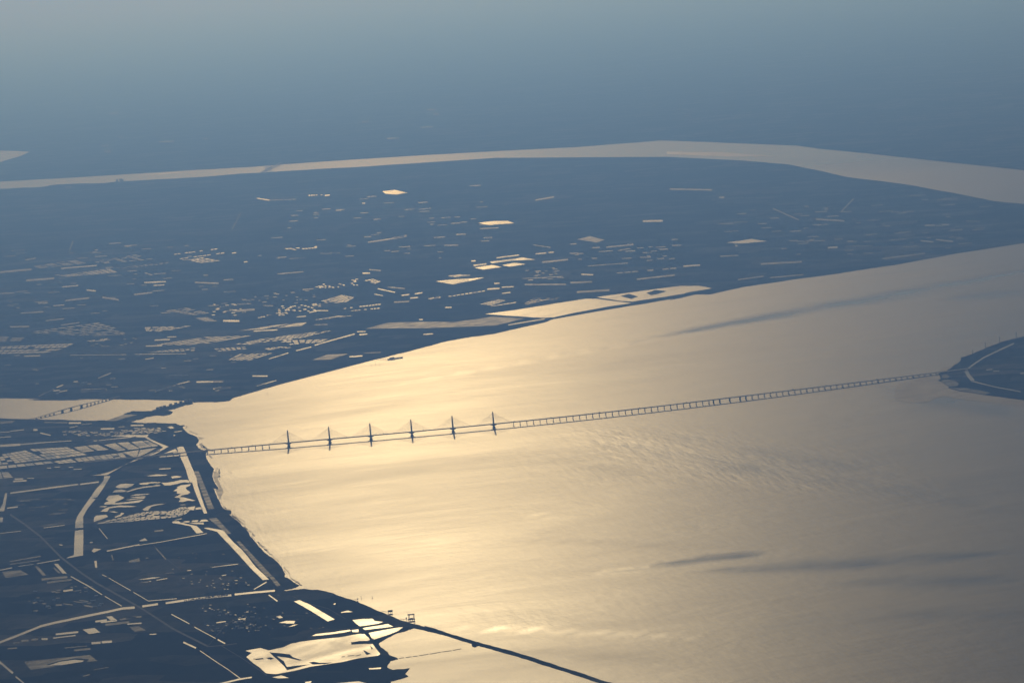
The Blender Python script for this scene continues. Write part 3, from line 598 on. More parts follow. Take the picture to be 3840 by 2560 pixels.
# far blocks: too small to pick apart singly
FARBLOCKS = [
 ('I', [(-100, 1030), (690, 994), (600, 1038), (-100, 1052)], 2, 14, .3, .05, 1), ('I', [(-100, 1060), (600, 1044), (400, 1086), (-100, 1100)], 2, 10, .3, .05, 1), ('I', [(-60, 935), (260, 933), (200, 975), (-60, 987)], 5, 2, .4, .1, 0),
 ('I', [(190, 900), (900, 803), (1270, 915), (840, 930)], 8, 9, .42, .2, 0), ('I', [(790, 975), (1000, 948), (960, 975), (830, 982)], 2, 5, .3, .1, 1), ('I', [(1320, 850), (1780, 833), (1480, 892), (1340, 885)], 4, 6, .35, .15, 1),
 ('I', [(1500, 700), (1720, 666), (1940, 718), (1780, 742)], 7, 2, .4, .05, 0), ('I', [(1790, 765), (1900, 755), (2000, 795), (1890, 797)], 4, 1, .3, 0, 0), ('I', [(1400, 1012), (1880, 938), (2330, 925), (1850, 1012)], 5, 12, .42, .15, 1), ('I', [(1320, 1080), (1800, 1034), (1790, 1066), (1400, 1082)], 4, 9, .4, .1, 1),
 ('I', [(290, 290), (700, 230), (810, 260), (350, 312)], 5, 4, .4, .15, 0), ('I', [(530, 377), (1010, 310), (1085, 345), (620, 387)], 5, 9, .36, .12, 1), ('I', [(900, 240), (1250, 180), (1430, 225), (950, 267)], 5, 6, .5, .3, 0), ('I', [(1050, 305), (1560, 250), (1540, 268), (1120, 312)], 3, 10, .5, .25, 0),
 ('I', [(1590, 178), (2000, 124), (2000, 136), (1600, 186)], 1, 12, .3, .15, 1), ('I', [(1640, 218), (2070, 160), (2060, 172), (1660, 226)], 1, 10, .3, .1, 1), ('I', [(1700, 236), (1850, 205), (2040, 240), (1850, 260)], 4, 4, .4, .1, 1),
 ('J', [(190, 885), (560, 830), (885, 803), (860, 832)], 2, 12, .3, .08, 1), ('J', [(400, 960), (860, 900), (1100, 878), (640, 990)], 6, 9, .45, .2, 1), ('J', [(640, 970), (1065, 958), (980, 988), (700, 1012)], 4, 6, .4, .15, 1), ('J', [(190, 1005), (430, 960), (560, 965), (400, 1010)], 4, 6, .4, .1, 1),
 ('J', [(0, 1045), (300, 1028), (310, 1050), (40, 1072)], 4, 6, .45, .15, 1), ('J', [(460, 1045), (620, 1025), (740, 1035), (500, 1060)], 3, 3, .4, .1, 1), ('J', [(130, 1150), (230, 1095), (560, 1085), (330, 1157)], 6, 9, .42, .1, 1), ('J', [(920, 782), (1130, 745), (1360, 733), (1000, 778)], 3, 6, .4, .15, 1),
 ('J', [(1040, 592), (1180, 552), (1300, 575), (1220, 622)], 6, 9, .4, .05, 1), ('J', [(940, 612), (1040, 592), (1220, 618), (1070, 640)], 3, 6, .5, .35, 1), ('J', [(1190, 675), (1540, 630), (1540, 645), (1200, 682)], 1, 12, .3, .15, 1), ('J', [(1260, 696), (1530, 668), (1530, 680), (1270, 702)], 1, 9, .35, .25, 1),
 ('J', [(640, 125), (955, 104), (955, 124), (720, 145)], 2, 9, .3, .25, 1), ('J', [(1380, 420), (1470, 403), (1540, 430), (1490, 452)], 4, 3, .35, .05, 1), ('J', [(2050, 430), (2352, 403), (2352, 427), (2200, 457)], 2, 8, .2, .05, 1), ('J', [(1970, 585), (2090, 564), (2090, 578), (1990, 594)], 2, 4, .3, .1, 1),
 ('K', [(480, 1030), (660, 985), (730, 995), (600, 1042)], 4, 6, .35, .1, 1), ('K', [(580, 1048), (825, 1006), (825, 1018), (590, 1052)], 1, 4, .2, 0, 1), ('K', [(880, 1032), (950, 990), (1130, 985), (920, 1035)], 4, 6, .45, .2, 1), ('K', [(10, 975), (130, 958), (130, 972), (20, 985)], 2, 4, .3, .1, 1),
 ('K', [(190, 955), (540, 900), (540, 914), (200, 965)], 1, 9, .4, .2, 1), ('K', [(1660, 745), (2300, 690), (2300, 708), (1680, 755)], 1, 9, .3, .2, 0), ('K', [(200, 772), (300, 755), (380, 765), (260, 785)], 2, 4, .3, .1, 1), ('K', [(960, 975), (1230, 965), (1200, 990), (1000, 1000)], 3, 6, .5, .2, 0),
 ('N', [(625, 612), (760, 608), (760, 622), (630, 628)], 1, 6, .5, .2, 1), ('A', [(0, 545), (230, 535), (170, 570), (0, 582)], 4, 1, .35, 0, 0), ('A', [(-40, 898), (640, 850), (640, 862), (-40, 915)], 1, 20, .3, .1, 1)]
def scatter(c, quad, n, lw, lh, seed, slope=-0.06):
    r = random.Random(seed); q = px(c, quad); out = []
    for _ in range(n):
        s, t = r.random(), r.random()
        a = (q[0][0]*(1 - s) + q[1][0]*s, q[0][1]*(1 - s) + q[1][1]*s); b = (q[3][0]*(1 - s) + q[2][0]*s, q[3][1]*(1 - s) + q[2][1]*s)
        u, v = a[0]*(1 - t) + b[0]*t, a[1]*(1 - t) + b[1]*t
        w, h = r.uniform(*lw)/2, r.uniform(*lh)/2; k = r.uniform(0.2, 0.9)*h*2
        out.append([(u - w - k, v - h - slope*w), (u + w - k, v - h + slope*w), (u + w + k, v + h + slope*w), (u - w + k, v + h - slope*w)])
    return out
bright, dull = [], []
for i, (c, quad, rows, cols, gap, skip, br) in enumerate(FARBLOCKS):
    (bright if br else dull).append(cells_of(c, quad, rows, cols, gap, skip, 300 + i, gap*0.6 if cols > 1 else 0))
for i, (c, quad, n, lw, lh, br) in enumerate([
 ('A', [(840, 685), (1450, 690), (1500, 762), (850, 745)], 40, (9, 15), (1.6, 3), 1), ('A', [(1450, 692), (2340, 640), (2345, 720), (1520, 770)], 70, (9, 15), (2, 3.4), 1), ('B', [(0, 640), (350, 640), (470, 690), (0, 730)], 30, (9, 15), (2, 3.4), 1),
 ('J', [(930, 480), (1100, 425), (1290, 485), (1000, 490)], 34, (5, 10), (2, 4), 1), ('J', [(600, 640), (1000, 620), (960, 690), (600, 735)], 60, (6, 12), (2, 3.5), 1), ('J', [(400, 742), (640, 715), (640, 745), (400, 765)], 18, (8, 18), (2, 3), 1), ('J', [(1270, 400), (1360, 400), (1350, 470), (1270, 470)], 16, (5, 12), (2, 3.5), 1),
 ('I', [(1960, 630), (2200, 640), (2352, 760), (1960, 750)], 34, (8, 16), (2, 3), 1), ('I', [(800, 950), (1300, 950), (1200, 1030), (800, 1030)], 26, (6, 16), (1.5, 2.5), 0), ('J', [(330, 560), (1000, 500), (1000, 640), (200, 640)], 40, (6, 18), (1.5, 3), 0),
 ('K', [(880, 720), (1250, 690), (1250, 800), (880, 810)], 30, (8, 22), (2, 4), 0), ('K', [(1300, 480), (2352, 400), (2352, 640), (1400, 640)], 50, (12, 40), (2, 4), 0), ('L', [(300, 560), (1900, 420), (2200, 560), (600, 900)], 90, (14, 60), (1.5, 3.5), 0), ('L', [(900, 720), (2200, 640), (1800, 820), (700, 940)], 50, (14, 60), (1.5, 3.5), 0),
 ('I', [(0, 100), (2000, 60), (2352, 700), (0, 760)], 110, (10, 50), (1.2, 2.6), 0), ('N', [(400, 700), (2300, 500), (2300, 1200), (300, 1200)], 100, (10, 46), (1.2, 2.6), 0), ('I', [(0, 1100), (2300, 1100), (2000, 1460), (0, 1460)], 50, (8, 30), (1.2, 2.4), 0),
 ('F', [(900, 420), (1850, 400), (1900, 820), (1150, 850)], 30, (3, 9), (1.2, 3), 1), ('F', [(900, 420), (1850, 400), (1900, 820), (1150, 850)], 36, (3, 10), (1.2, 3), 0), ('F', [(700, 20), (1800, 0), (1700, 180), (900, 200)], 24, (3, 9), (1.0, 2.4), 1),
 ('Cc', [(250, 450), (1080, 330), (1000, 820), (500, 880)], 26, (14, 60), (0.8, 1.4), 0), ('E', [(450, 180), (1500, 120), (1500, 480), (300, 520)], 34, (5, 18), (1.5, 4), 0), ('D', [(100, 1180), (1400, 1180), (1750, 1540), (200, 1560)], 30, (3, 12), (1, 2.4), 0), ('Gg', [(-100, 250), (1200, 300), (900, 820), (0, 860)], 40, (3, 9), (1, 3), 0),
 ('Q', [(0, 480), (1900, 480), (1900, 620), (0, 640)], 12, (8, 26), (1.2, 2.2), 0), ('P', [(300, 420), (1800, 400), (1800, 520), (300, 560)], 16, (10, 50), (1.2, 2.4), 0)]):
    (bright if br else dull).append(scatter(c, quad, n if c in 'ABF' else int(n*0.6), lw, lh, 700 + i))
for L_, nm, m, z in ((bright, 'fish_ponds', 'paddy', PZ + 0.5), (dull, 'wet_fields', 'dim', DZ - 0.3)):
    link(nm, sheet_mesh(nm, [p for b in L_ for p in b], z), M[m], None, 'stuff')

# islands and bars inside the lagoons, mud flats on the tidal water
for c, pts in [('Gg', [(40, 1112), (120, 1120), (340, 1142), (380, 1180), (520, 1226), (480, 1232), (300, 1188), (130, 1165)]), ('Gg', [(50, 1122), (130, 1160), (250, 1240), (300, 1330), (270, 1330), (170, 1230)]), ('Gg', [(-10, 1195), (60, 1185), (110, 1205), (60, 1220)]),
               ('Gg', [(620, 1262), (690, 1250), (780, 1268), (960, 1262), (850, 1285), (680, 1288)]), ('Gg', [(270, 1330), (400, 1312), (640, 1290), (420, 1345), (300, 1372)]), ('Gg', [(-200, 1208), (-60, 1196), (-40, 1210), (-150, 1222)]), ('Gg', [(1420, 1080), (1480, 1110), (1530, 1135), (1470, 1150)]), ('Gg', [(1515, 1015), (1560, 1050), (1545, 1075)]),
               ('K', [(1780, 955), (1860, 935), (1940, 960), (1880, 982)]), ('K', [(2020, 925), (2100, 900), (2200, 910), (2120, 937), (2060, 947)]), ('A', [(405, 218), (700, 208), (1260, 222), (900, 230), (500, 226)])]:
    link('islet', sheet_mesh('islet', [fractal(px(c, pts), 1.2, rng, 2)], PZ + 0.9, 1.0), M['near'], None, 'structure')
for c, pts in [('O', [(60, 1200), (90, 1050), (250, 980), (420, 930), (560, 870), (850, 862), (870, 900), (820, 950), (960, 1000), (1010, 1070), (1500, 1180), (2300, 1290), (2300, 1400), (1400, 1300), (900, 1220), (620, 1330), (300, 1330), (100, 1300)]),
               ('O', [(850, 770), (930, 720), (1100, 670), (1210, 590), (1215, 600), (1100, 685), (1040, 735), (960, 785)]), ('M', [(1200, 388), (1500, 366), (1780, 346), (1500, 376)]), ('L', [(0, 155), (350, 160), (740, 186), (400, 188), (0, 172)]),
               ('B', [(920, 770), (1040, 785), (1010, 805), (960, 815)]), ('D', [(1160, 0), (1270, 60), (1240, 130), (1330, 330), (1260, 450), (1200, 260), (1160, 90)])]:
    link('mud_flat', sheet_mesh('mud_flat', [fractal(px(c, pts), 1.5, rng, 2)], 1.0), M['mud'], None, 'structure')

shore = px('B', [(760, 605), (720, 625), (770, 690), (850, 740), (930, 770), (965, 825), (920, 885), (960, 940), (1010, 965), (1095, 975), (1060, 1030), (1070, 1070), (1110, 1150), (1150, 1210), (1185, 1240), (1160, 1350), (1190, 1440), (1250, 1525)]) + px('D', [(1245, 285), (1170, 265), (1210, 350), (1260, 450), (1290, 530), (1340, 580), (1440, 605), (1440, 640), (1405, 655), (1450, 690), (1540, 760), (1600, 830), (1650, 870), (1700, 930),
               (1720, 980), (1790, 1060), (1870, 1150), (1950, 1230), (2040, 1290), (2110, 1350), (2180, 1430), (2230, 1530)]) + px('Gg', [(340, 40), (410, 90), (475, 130)])
mr = random.Random(31)
def along(s):
    s = s*(len(shore) - 1); i = min(int(s), len(shore) - 2); t = s - i
    a, b = shore[i], shore[i + 1]
    return (a[0]*(1 - t) + b[0]*t, a[1]*(1 - t) + b[1]*t)
for k in range(46):
    s0 = mr.random(); ln = mr.uniform(.012, .05); off = mr.uniform(2, 24)*(1.25 - s0*.8); w = mr.uniform(1.5, 5.5)
    pl = [(lambda q, j=j: (q[0] + off + mr.uniform(-2, 2) + j*mr.uniform(0, 1.5), q[1] + mr.uniform(-2, 2)))(along(min(s0 + ln*j/5, 1))) for j in range(6)]
    link('mud_flat', sheet_mesh('mud_flat', [fractal(ribbon_poly(pl, w), 1.2, mr, 2)], 0.8), M['mud'], None, 'structure')
for k in range(26):
    s0 = k/26; pl = [(lambda q: (q[0] + mr.uniform(1.0, 3.2), q[1] - mr.uniform(0.0, 1.5)))(along(min(s0 + .034*j/5, 1))) for j in range(6)]
    if mr.random() < .8: link('surf_line', sheet_mesh('surf_line', [fractal(ribbon_poly(pl, mr.uniform(1.2, 2.4)), .8, mr, 1)], 1.3), M['foam'], None, 'structure')

# roads on embankments
for c, pts, w in [('Cc', [(150, 660), (360, 800), (600, 985), (900, 1290), (1200, 1520), (1410, 1660), (1750, 1850), (2100, 2048), (2550, 2340), (3050, 2590)], 26), ('F', [(1090, 1030), (1300, 1012), (1520, 985)], 10), ('F', [(1300, 1020), (1600, 1200), (1960, 1450)], 7),
                  ('Gg', [(380, 290), (560, 380), (900, 470), (1160, 620)], 5), ('Gg', [(-1960 + 1090, 1030), (-600, 700), (-300, 560)], 4), ('D', [(280, 1090), (480, 1300), (700, 1480)], 5)]:
    link('road', sheet_mesh('road', [ribbon_poly(px(c, pts), w/CROPS[c][2])], LZ + 1.6), M['road'], None, 'structure')

# ------------------------------------------------------------------ the cable-stayed bridge
pts = (px('B', [(560, 1045), (700, 1032)]) + [(700 + a/3.36, 1480 + b/3.36) for a, b in [(267, 745), (440, 730), (614, 714), (787, 700), (959, 686), (1288, 653), (1808, 602), (2326, 555)]]
       + [(1350 + a/3.36, 1460 + b/3.36) for a, b in [(658, 572), (1176, 523), (1688, 476)]]
       + [(1950 + a/3.36, 1420 + b/3.36) for a, b in [(72, 578), (569, 536), (1055, 486), (1525, 428), (1985, 372), (2290, 334)]]
       + [(2600 + a/3.36, 1380 + b/3.36) for a, b in [(740, 382), (1035, 344), (1330, 305), (1622, 266), (1915, 228), (2205, 188)]]
       + [(3140 + a/3.36, 1220 + b/3.36) for a, b in [(390, 730), (750, 682), (1180, 626), (1400, 596)]])
gp = np.array([[*G(u, v)[:2]] for u, v in pts])
fit = np.polynomial.Polynomial.fit(gp[:, 0], gp[:, 1], 4)
slope = fit.deriv()
XL, XR = gp[0, 0] - 900, gp[-1, 0] + 250
hx = np.array([XL, gp[2, 0], gp[7, 0], gp[12, 0], gp[19, 0], gp[25, 0], XR]); hz = np.array([14, 33, 43, 44, 42, 28, 14.])
def deck_z(x): return float(np.interp(x, hx, hz))
ks = np.linspace(XL, XR, 400)
sm = np.convolve(np.pad([deck_z(x) for x in ks], 20, mode='edge'), np.ones(41)/41, 'valid')
def deck_z(x): return float(np.interp(x, ks, sm))
def bridge_frame(x):
    return Vector((x, float(fit(x)), 0)), math.atan(float(slope(x)))

bridge = empty('cable_stayed_bridge', G(*pts[7]), 'long sea crossing bridge with six single pylons and a low viaduct', 'bridge')
BI = Matrix.Translation(-Vector(bridge.location))
def on_bridge(o, x=None, z=0.0):
    o.parent = bridge; o.matrix_parent_inverse = BI
    if x is not None:
        p, a = bridge_frame(x); o.location = (p.x, p.y, z); o.rotation_euler = (0, 0, a)
    return o

def deck_part(side):
    bm = bmesh.new(); rings = []
    prof = [(-9.5, 0.0), (9.5, 0.0), (9.5, -0.8), (5.5, -4.0), (-5.5, -4.0), (-9.5, -0.8)]
    for x in np.linspace(XL, XR, 260):
        p, a = bridge_frame(x); n = Vector((-math.sin(a), math.cos(a), 0)); z = deck_z(x)
        rings.append([bm.verts.new(p + n*(side*13.0 + w) + Vector((0, 0, z + h))) for w, h in prof])
    for a, b in zip(rings, rings[1:]):
        for i in range(6): bm.faces.new((a[i], a[(i + 1) % 6], b[(i + 1) % 6], b[i]))
    bm.faces.new(rings[0]); bm.faces.new(rings[-1][::-1])
    d = on_bridge(done(bm, 'deck', M['concrete']))
    bm = bmesh.new(); rings = []
    for x in np.linspace(XL, XR, 260):
        p, a = bridge_frame(x); n = Vector((-math.sin(a), math.cos(a), 0)); z = deck_z(x)
        rings.append([bm.verts.new(p + n*(side*13.0 + w) + Vector((0, 0, z + 0.25))) for w in (-8.6, 8.6)])
    for a, b in zip(rings, rings[1:]): bm.faces.new((a[0], b[0], b[1], a[1]))
    s = done(bm, 'roadway', M['asphalt']); s.parent = d
    s.matrix_parent_inverse = BI
    for edge in (-9.2, 9.2):
        bm = bmesh.new(); rings = []
        for x in np.linspace(XL, XR, 260):
            p, a = bridge_frame(x); n = Vector((-math.sin(a), math.cos(a), 0)); z = deck_z(x)
            rings.append([bm.verts.new(p + n*(side*13.0 + edge + w) + Vector((0, 0, z + h))) for w, h in ((-.2, 0), (.2, 0), (.2, 1.4), (-.2, 1.4))])
        for a, b in zip(rings, rings[1:]):
            for i in range(4): bm.faces.new((a[i], a[(i + 1) % 4], b[(i + 1) % 4], b[i]))
        s = done(bm, 'parapet', M['concrete']); s.parent = d; s.matrix_parent_inverse = BI
for side in (-1, 1): deck_part(side)

pyl_x = [float(gp[i, 0]) for i in range(7, 13)][:6]
pyl_x = [float(G(*pts[i]).x) for i in (7, 8, 9, 10, 11, 12)]
PT = 176.0
def pylon_mesh():
    bm = bmesh.new()
    add_stack(bm, [(0, 10.5, 9.5), (30, 9.4, 7.0), (46, 8.8, 3.4), (100, 7.4, 3.4), (150, 6.2, 3.4), (163, 5.8, 3.4), (170, 3.2, 2.2), (PT, .8, .8)])
    bmesh.ops.recalc_face_normals(bm, faces=bm.faces[:])
    me = bpy.data.meshes.new('pylon'); bm.to_mesh(me); bm.free(); return me
def cap_mesh():
    bm = bmesh.new()
    add_stack(bm, [(-4, 15.5, 20), (6.5, 15.5, 20), (7.2, 15.0, 19.5)]); add_stack(bm, [(7.1, 10.5, 13), (11, 10.5, 13)]); add_stack(bm, [(10.9, 14.2, 17), (15.5, 14.2, 17)])
    bmesh.ops.recalc_face_normals(bm, faces=bm.faces[:])
    me = bpy.data.meshes.new('pile_cap'); bm.to_mesh(me); bm.free(); return me
def bracket_mesh():
    bm = bmesh.new()
    for y0, y1 in ((-22.0, -4.2), (4.2, 22.0)):
        p = [(-36, -4.05), (36, -4.05), (30, -7.0), (12, -15.0), (-12, -15.0), (-30, -7.0)]
        a = [bm.verts.new((x, y0, z)) for x, z in p]; b = [bm.verts.new((x, y1, z)) for x, z in p]
        bm.faces.new(a); bm.faces.new(b[::-1])
        for i in range(6): bm.faces.new((a[i], a[(i + 1) % 6], b[(i + 1) % 6], b[i]))
    add_box(bm, -8, 8, -4.3, 4.3, -14.0, -6.0)
    bmesh.ops.recalc_face_normals(bm, faces=bm.faces[:])
    me = bpy.data.meshes.new('deck_bracket'); bm.to_mesh(me); bm.free(); return me
pm, cm, bk = pylon_mesh(), cap_mesh(), bracket_mesh()
pm.materials.append(M['concrete']); cm.materials.append(M['concrete']); bk.materials.append(M['concrete'])
for i, x in enumerate(pyl_x):
    o = bpy.data.objects.new('pylon', pm); C.objects.link(o); on_bridge(o, x)
    for nm, me, z in (('pile_cap', cm, 0.0), ('deck_bracket', bk, deck_z(x))):
        q = bpy.data.objects.new(nm, me); C.objects.link(q); q.parent = o; q.location = (0, 0, z)
    bm = bmesh.new(); zt = deck_z(x)
    reach = 200
    for sgn in (-1, 1):
        for k in range(22):
            t = (k + 1)/22
            xa = sgn*reach*t; za = zt + 1.0; zb = 86 + 74*t
            pa, aa = bridge_frame(x + xa*math.cos(math.atan(float(slope(x)))))
            p0, a0 = bridge_frame(x)
            loc = Matrix.Rotation(-a0, 4, 'Z') @ (pa - p0)
            for w in (-21.5, -5.5, 5.5, 21.5):
                add_bar(bm, (loc.x, loc.y + w, za), (sgn*3.0, (1.8 if w > 0 else -1.8), zb), 0.085, 3)
    q = done(bm, 'stay_cables', M['cable'], o, 'stuff')

def pier_mesh(half):
    bm = bmesh.new()
    add_stack(bm, [(0, half*0.9, 2.6), (0.86, half*0.9, 2.6), (0.93, half*1.05, 4.6), (1.0, half*1.1, 5.2)])
    bmesh.ops.recalc_face_normals(bm, faces=bm.faces[:])
    me = bpy.data.meshes.new('pier'); bm.to_mesh(me); bm.free()
    me.materials.append(M['concrete']); return me
thin, thick = pier_mesh(2.2), pier_mesh(4.6)
bm = bmesh.new(); add_stack(bm, [(-4, 4.6, 7.0), (4.5, 4.6, 7.0), (5.0, 4.2, 6.6)])
bmesh.ops.recalc_face_normals(bm, faces=bm.faces[:])
smallcap = bpy.data.meshes.new('pile_cap'); bm.to_mesh(smallcap); bm.free(); smallcap.materials.append(M['concrete'])
def pier(x, me, cap=True):
    for side in (-1, 1):
        o = bpy.data.objects.new('pier', me); C.objects.link(o); on_bridge(o, x)
        a = o.rotation_euler.z
        o.location.x -= math.sin(a)*13.0*side; o.location.y += math.cos(a)*13.0*side
        o.scale = (1, 1, deck_z(x) - 3.9)
        if cap:
            q = bpy.data.objects.new('pile_cap', smallcap); C.objects.link(q); q.parent = o
            q.scale = (1, 1, 1.0/(deck_z(x) - 3.9))
def step_x(x, d):
    return x + d*math.cos(math.atan(float(slope(x))))
thick_u = [2600 + a/3.36 for a in (255, 335, 460, 590, 663)]
def u_to_x(u):
    best = min(np.linspace(XL, XR, 6000), key=lambda x: abs(proj(x)[0] - u)); return float(best)
def proj(x):
    p, _ = bridge_frame(x); d = p - Vector((0, 0, H))
    fx, fu, ff = d.x, d.dot(_u), d.dot(_f)
    X, Y = FPX*fx/ff, -FPX*fu/ff
    return (1920 + X*math.cos(ROLL) + Y*math.sin(ROLL), 1280 - X*math.sin(ROLL) + Y*math.cos(ROLL))
thick_x = [u_to_x(u) for u in thick_u]
for x in thick_x: pier(x, thick)
x = pyl_x[0] - 203; n = 0
while x > XL + 40: pier(x, thin, n < 2 or n % 3 == 0); x = step_x(x, -71.5); n += 1
x = pyl_x[-1] + 206; n = 0
while x < thick_x[0] - 40: pier(x, thin, n < 2 or n % 3 == 0); x = step_x(x, 69.3); n += 1
x = step_x(thick_x[-1], 69); n = 0
while x < XR - 40: pier(x, thin, n % 3 == 0); x = step_x(x, 67.5); n += 1
bm = bmesh.new()
for y in (-23.0, 0.0, 23.0): add_box(bm, -.6, .6, y - .5, y + .5, 0.2, 9.0)
add_box(bm, -.9, .9, -23.6, 23.6, 8.0, 9.4)
add_box(bm, -4, 4, -19, -6, 5.6, 8.1); add_box(bm, -4, 4, 6, 19, 5.6, 8.1)
gm = done(bm, 'sign_gantry', M['steel']).data
for ob in [o for o in C.objects if o.data is gm]: bpy.data.objects.remove(ob, do_unlink=True)
for x in [u_to_x(u) for u in (870, 948, 1160, 1300, 1440, 1590, 1930, 2068, 2250, 2400, 2577, 2900, 2975, 3100, 3290)]:
    o = bpy.data.objects.new('sign_gantry', gm); C.objects.link(o); on_bridge(o, x, deck_z(x))

# ------------------------------------------------------------------ girder bridge over the tributary
def girder_bridge():
    base = px('A', [(440, 520), (520, 512), (700, 470), (850, 432), (1000, 397), (1200, 345), (1450, 275), (1640, 222), (1760, 190)])
    hts = [9, 11, 19, 27, 36, 36, 26, 14, 9]
    P = [G(u, v) for u, v in base]
    root = empty('girder_bridge', P[4], 'humped girder bridge on many piers crossing the tributary upstream of the barrage', 'bridge')
    inv = Matrix.Translation(-P[4])
    d = (P[-1] - P[0]).normalized(); n = Vector((-d.y, d.x, 0)); ln = (P[-1] - P[0]).length
    ts = [(p - P[0]).dot(d) for p in P]
    tt = np.linspace(0, ln, 60); hh = np.interp(tt, ts, hts); hh = np.convolve(np.pad(hh, 5, mode='edge'), np.ones(11)/11, 'valid')
    hz_ = lambda t: float(np.interp(t, tt, hh))
    offs = [(p - P[0]).dot(n) for p in P]
    at = lambda t: P[0] + d*t + n*float(np.interp(t, ts, offs))
    bm = bmesh.new(); rings = []
    tmid = [ts[4] - 0.22*(ts[5] - ts[3]), ts[4] + 0.12*(ts[5] - ts[4])*2, ts[5]]
    for t in tt:
        dep = 2.5 + 4.0*sum(math.exp(-((t - q)/60)**2) for q in tmid)
        rings.append([bm.verts.new(at(t) + n*w + Vector((0, 0, hz_(t) + h))) for w, h in ((-14, 0), (14, 0), (14, -1), (8, -dep), (-8, -dep), (-14, -1))])
    for a, b in zip(rings, rings[1:]):
        for i in range(6): bm.faces.new((a[i], a[(i + 1) % 6], b[(i + 1) % 6], b[i]))
    bm.faces.new(rings[0]); bm.faces.new(rings[-1][::-1])
    o = done(bm, 'deck', M['concrete'], root); o.matrix_parent_inverse = inv
    rz = math.atan2(d.y, d.x)
    def put(t, half, w):
        bm = bmesh.new()
        h = hz_(t) - 1.8
        for s in (-1, 1): add_stack(bm, [(-2, half, w), (h*0.85, half, w), (h, half*1.1, w*1.6)], cy=8*s)
        add_box(bm, -half*1.6, half*1.6, -13, 13, -2, 3.0)
        o = done(bm, 'pier', M['concrete'], root); o.matrix_parent_inverse = inv
        o.location = at(t); o.rotation_euler = (0, 0, rz)
    for q in tmid: put(q, 9.0, 5.0)
    t = 60.0
    while t < ln - 60:
        if all(abs(t - q) > 75 for q in tmid) and not (tmid[0] < t < tmid[-1]): put(t, 2.6, 2.6)
        t += 62.0
girder_bridge()

# ------------------------------------------------------------------ tidal barrage
def barrage():
    a, b = [G(*p, LZ) for p in px('B', [(330, 384), (840, 250)])]
    d = (b - a); ln = d.length; d.normalize(); rz = math.atan2(d.y, d.x)
    root = empty('tidal_barrage', a, 'tidal barrage with a row of tall gate houses closing the tributary mouth', 'barrage', None, rz)
    bm = bmesh.new(); add_box(bm, -40, ln + 30, -9, 9, -6, 9); done(bm, 'wall', M['concrete'], root)
    bm = bmesh.new(); add_box(bm, -40, ln + 30, 9.5, 22, 6, 8); done(bm, 'service_road', M['road'], root)
    for i, (u, v) in enumerate(px('B', [(360, 376), (410, 363), (460, 350), (550, 326), (625, 306), (700, 287), (775, 268), (830, 254)])):
        t = (G(u, v, LZ) - a).dot(d)
        bm = bmesh.new(); add_stack(bm, [(7, 16, 11), (17, 16, 11), (18, 17.5, 12.5), (26, 17.5, 12.5)], cx=t)
        hse = done(bm, 'gate_house', M['wall'], root)
        bm = bmesh.new(); add_stack(bm, [(25.8, 20, 15), (27, 20, 15), (33, 9, 3)], cx=t); done(bm, 'roof', M['steel'], hse)
        for k in (-1, 0, 1):
            bm = bmesh.new(); add_box(bm, t + k*9 - 2.2, t + k*9 + 2.2, -12.9, -12.4, 19.5, 24); done(bm, 'window', M['asphalt'], hse)
    t = 10.0
    while t < ln:
        bm = bmesh.new(); add_box(bm, t - 2, t + 2, -26, 24, -6, 10.5); done(bm, 'buttress', M['concrete'], root); t += 30
barrage()

# ------------------------------------------------------------------ far suspension bridge
def suspension():
    a, b = [G(*p) for p in px('N', [(205, 412), (372, 330)])]
    d = (b - a); ln = d.length; d.normalize(); rz = math.atan2(d.y, d.x)
    root = empty('suspension_bridge', a, 'far suspension bridge with two towers crossing the distant reach of river', 'bridge', None, rz)
    bm = bmesh.new(); add_box(bm, -100, ln + 100, -24, 24, 26, 31); done(bm, 'deck', M['concrete'], root)
    t0, t1 = ln*0.24, ln*0.36 + 120
    for t in (t0, t1):
        bm = bmesh.new()
        for s in (-1, 1): add_stack(bm, [(0, 9, 6), (60, 7, 5), (138, 5, 4), (142, 3, 3)], cx=t, cy=s*22)
        add_box(bm, t - 4, t + 4, -20, 20, 18, 25.5); add_box(bm, t - 3, t + 3, -20, 20, 120, 128)
        done(bm, 'tower', M['concrete'], root)
    for s in (-1, 1):
        bm = bmesh.new()
        def cz(t):
            if t < t0: return 31 + (138 - 31)*max(0, (t - (t0 - 220))/220)
            if t > t1: return 31 + (138 - 31)*max(0, (t1 + 220 - t)/220)
            q = (t - t0)/(t1 - t0)*2 - 1; return 40 + 98*q*q
        T = np.linspace(t0 - 220, t1 + 220, 36)
        for x, y in zip(T, T[1:]): add_bar(bm, (x, s*22, cz(x)), (y, s*22, cz(y)), 1.0, 4)
        for x in T[2:-2]: add_bar(bm, (x, s*22, 30), (x, s*22, cz(x)), 0.3, 3)
        done(bm, 'main_cable', M['cable'], root)
    t = 60.0
    while t < ln:
        if not (t0 + 40 < t < t1 - 40):
            bm = bmesh.new()
            for s in (-1, 1): add_stack(bm, [(-2, 3, 3), (26, 3, 4)], cx=t, cy=s*12)
            done(bm, 'pier', M['concrete'], root)
        t += 130
suspension()

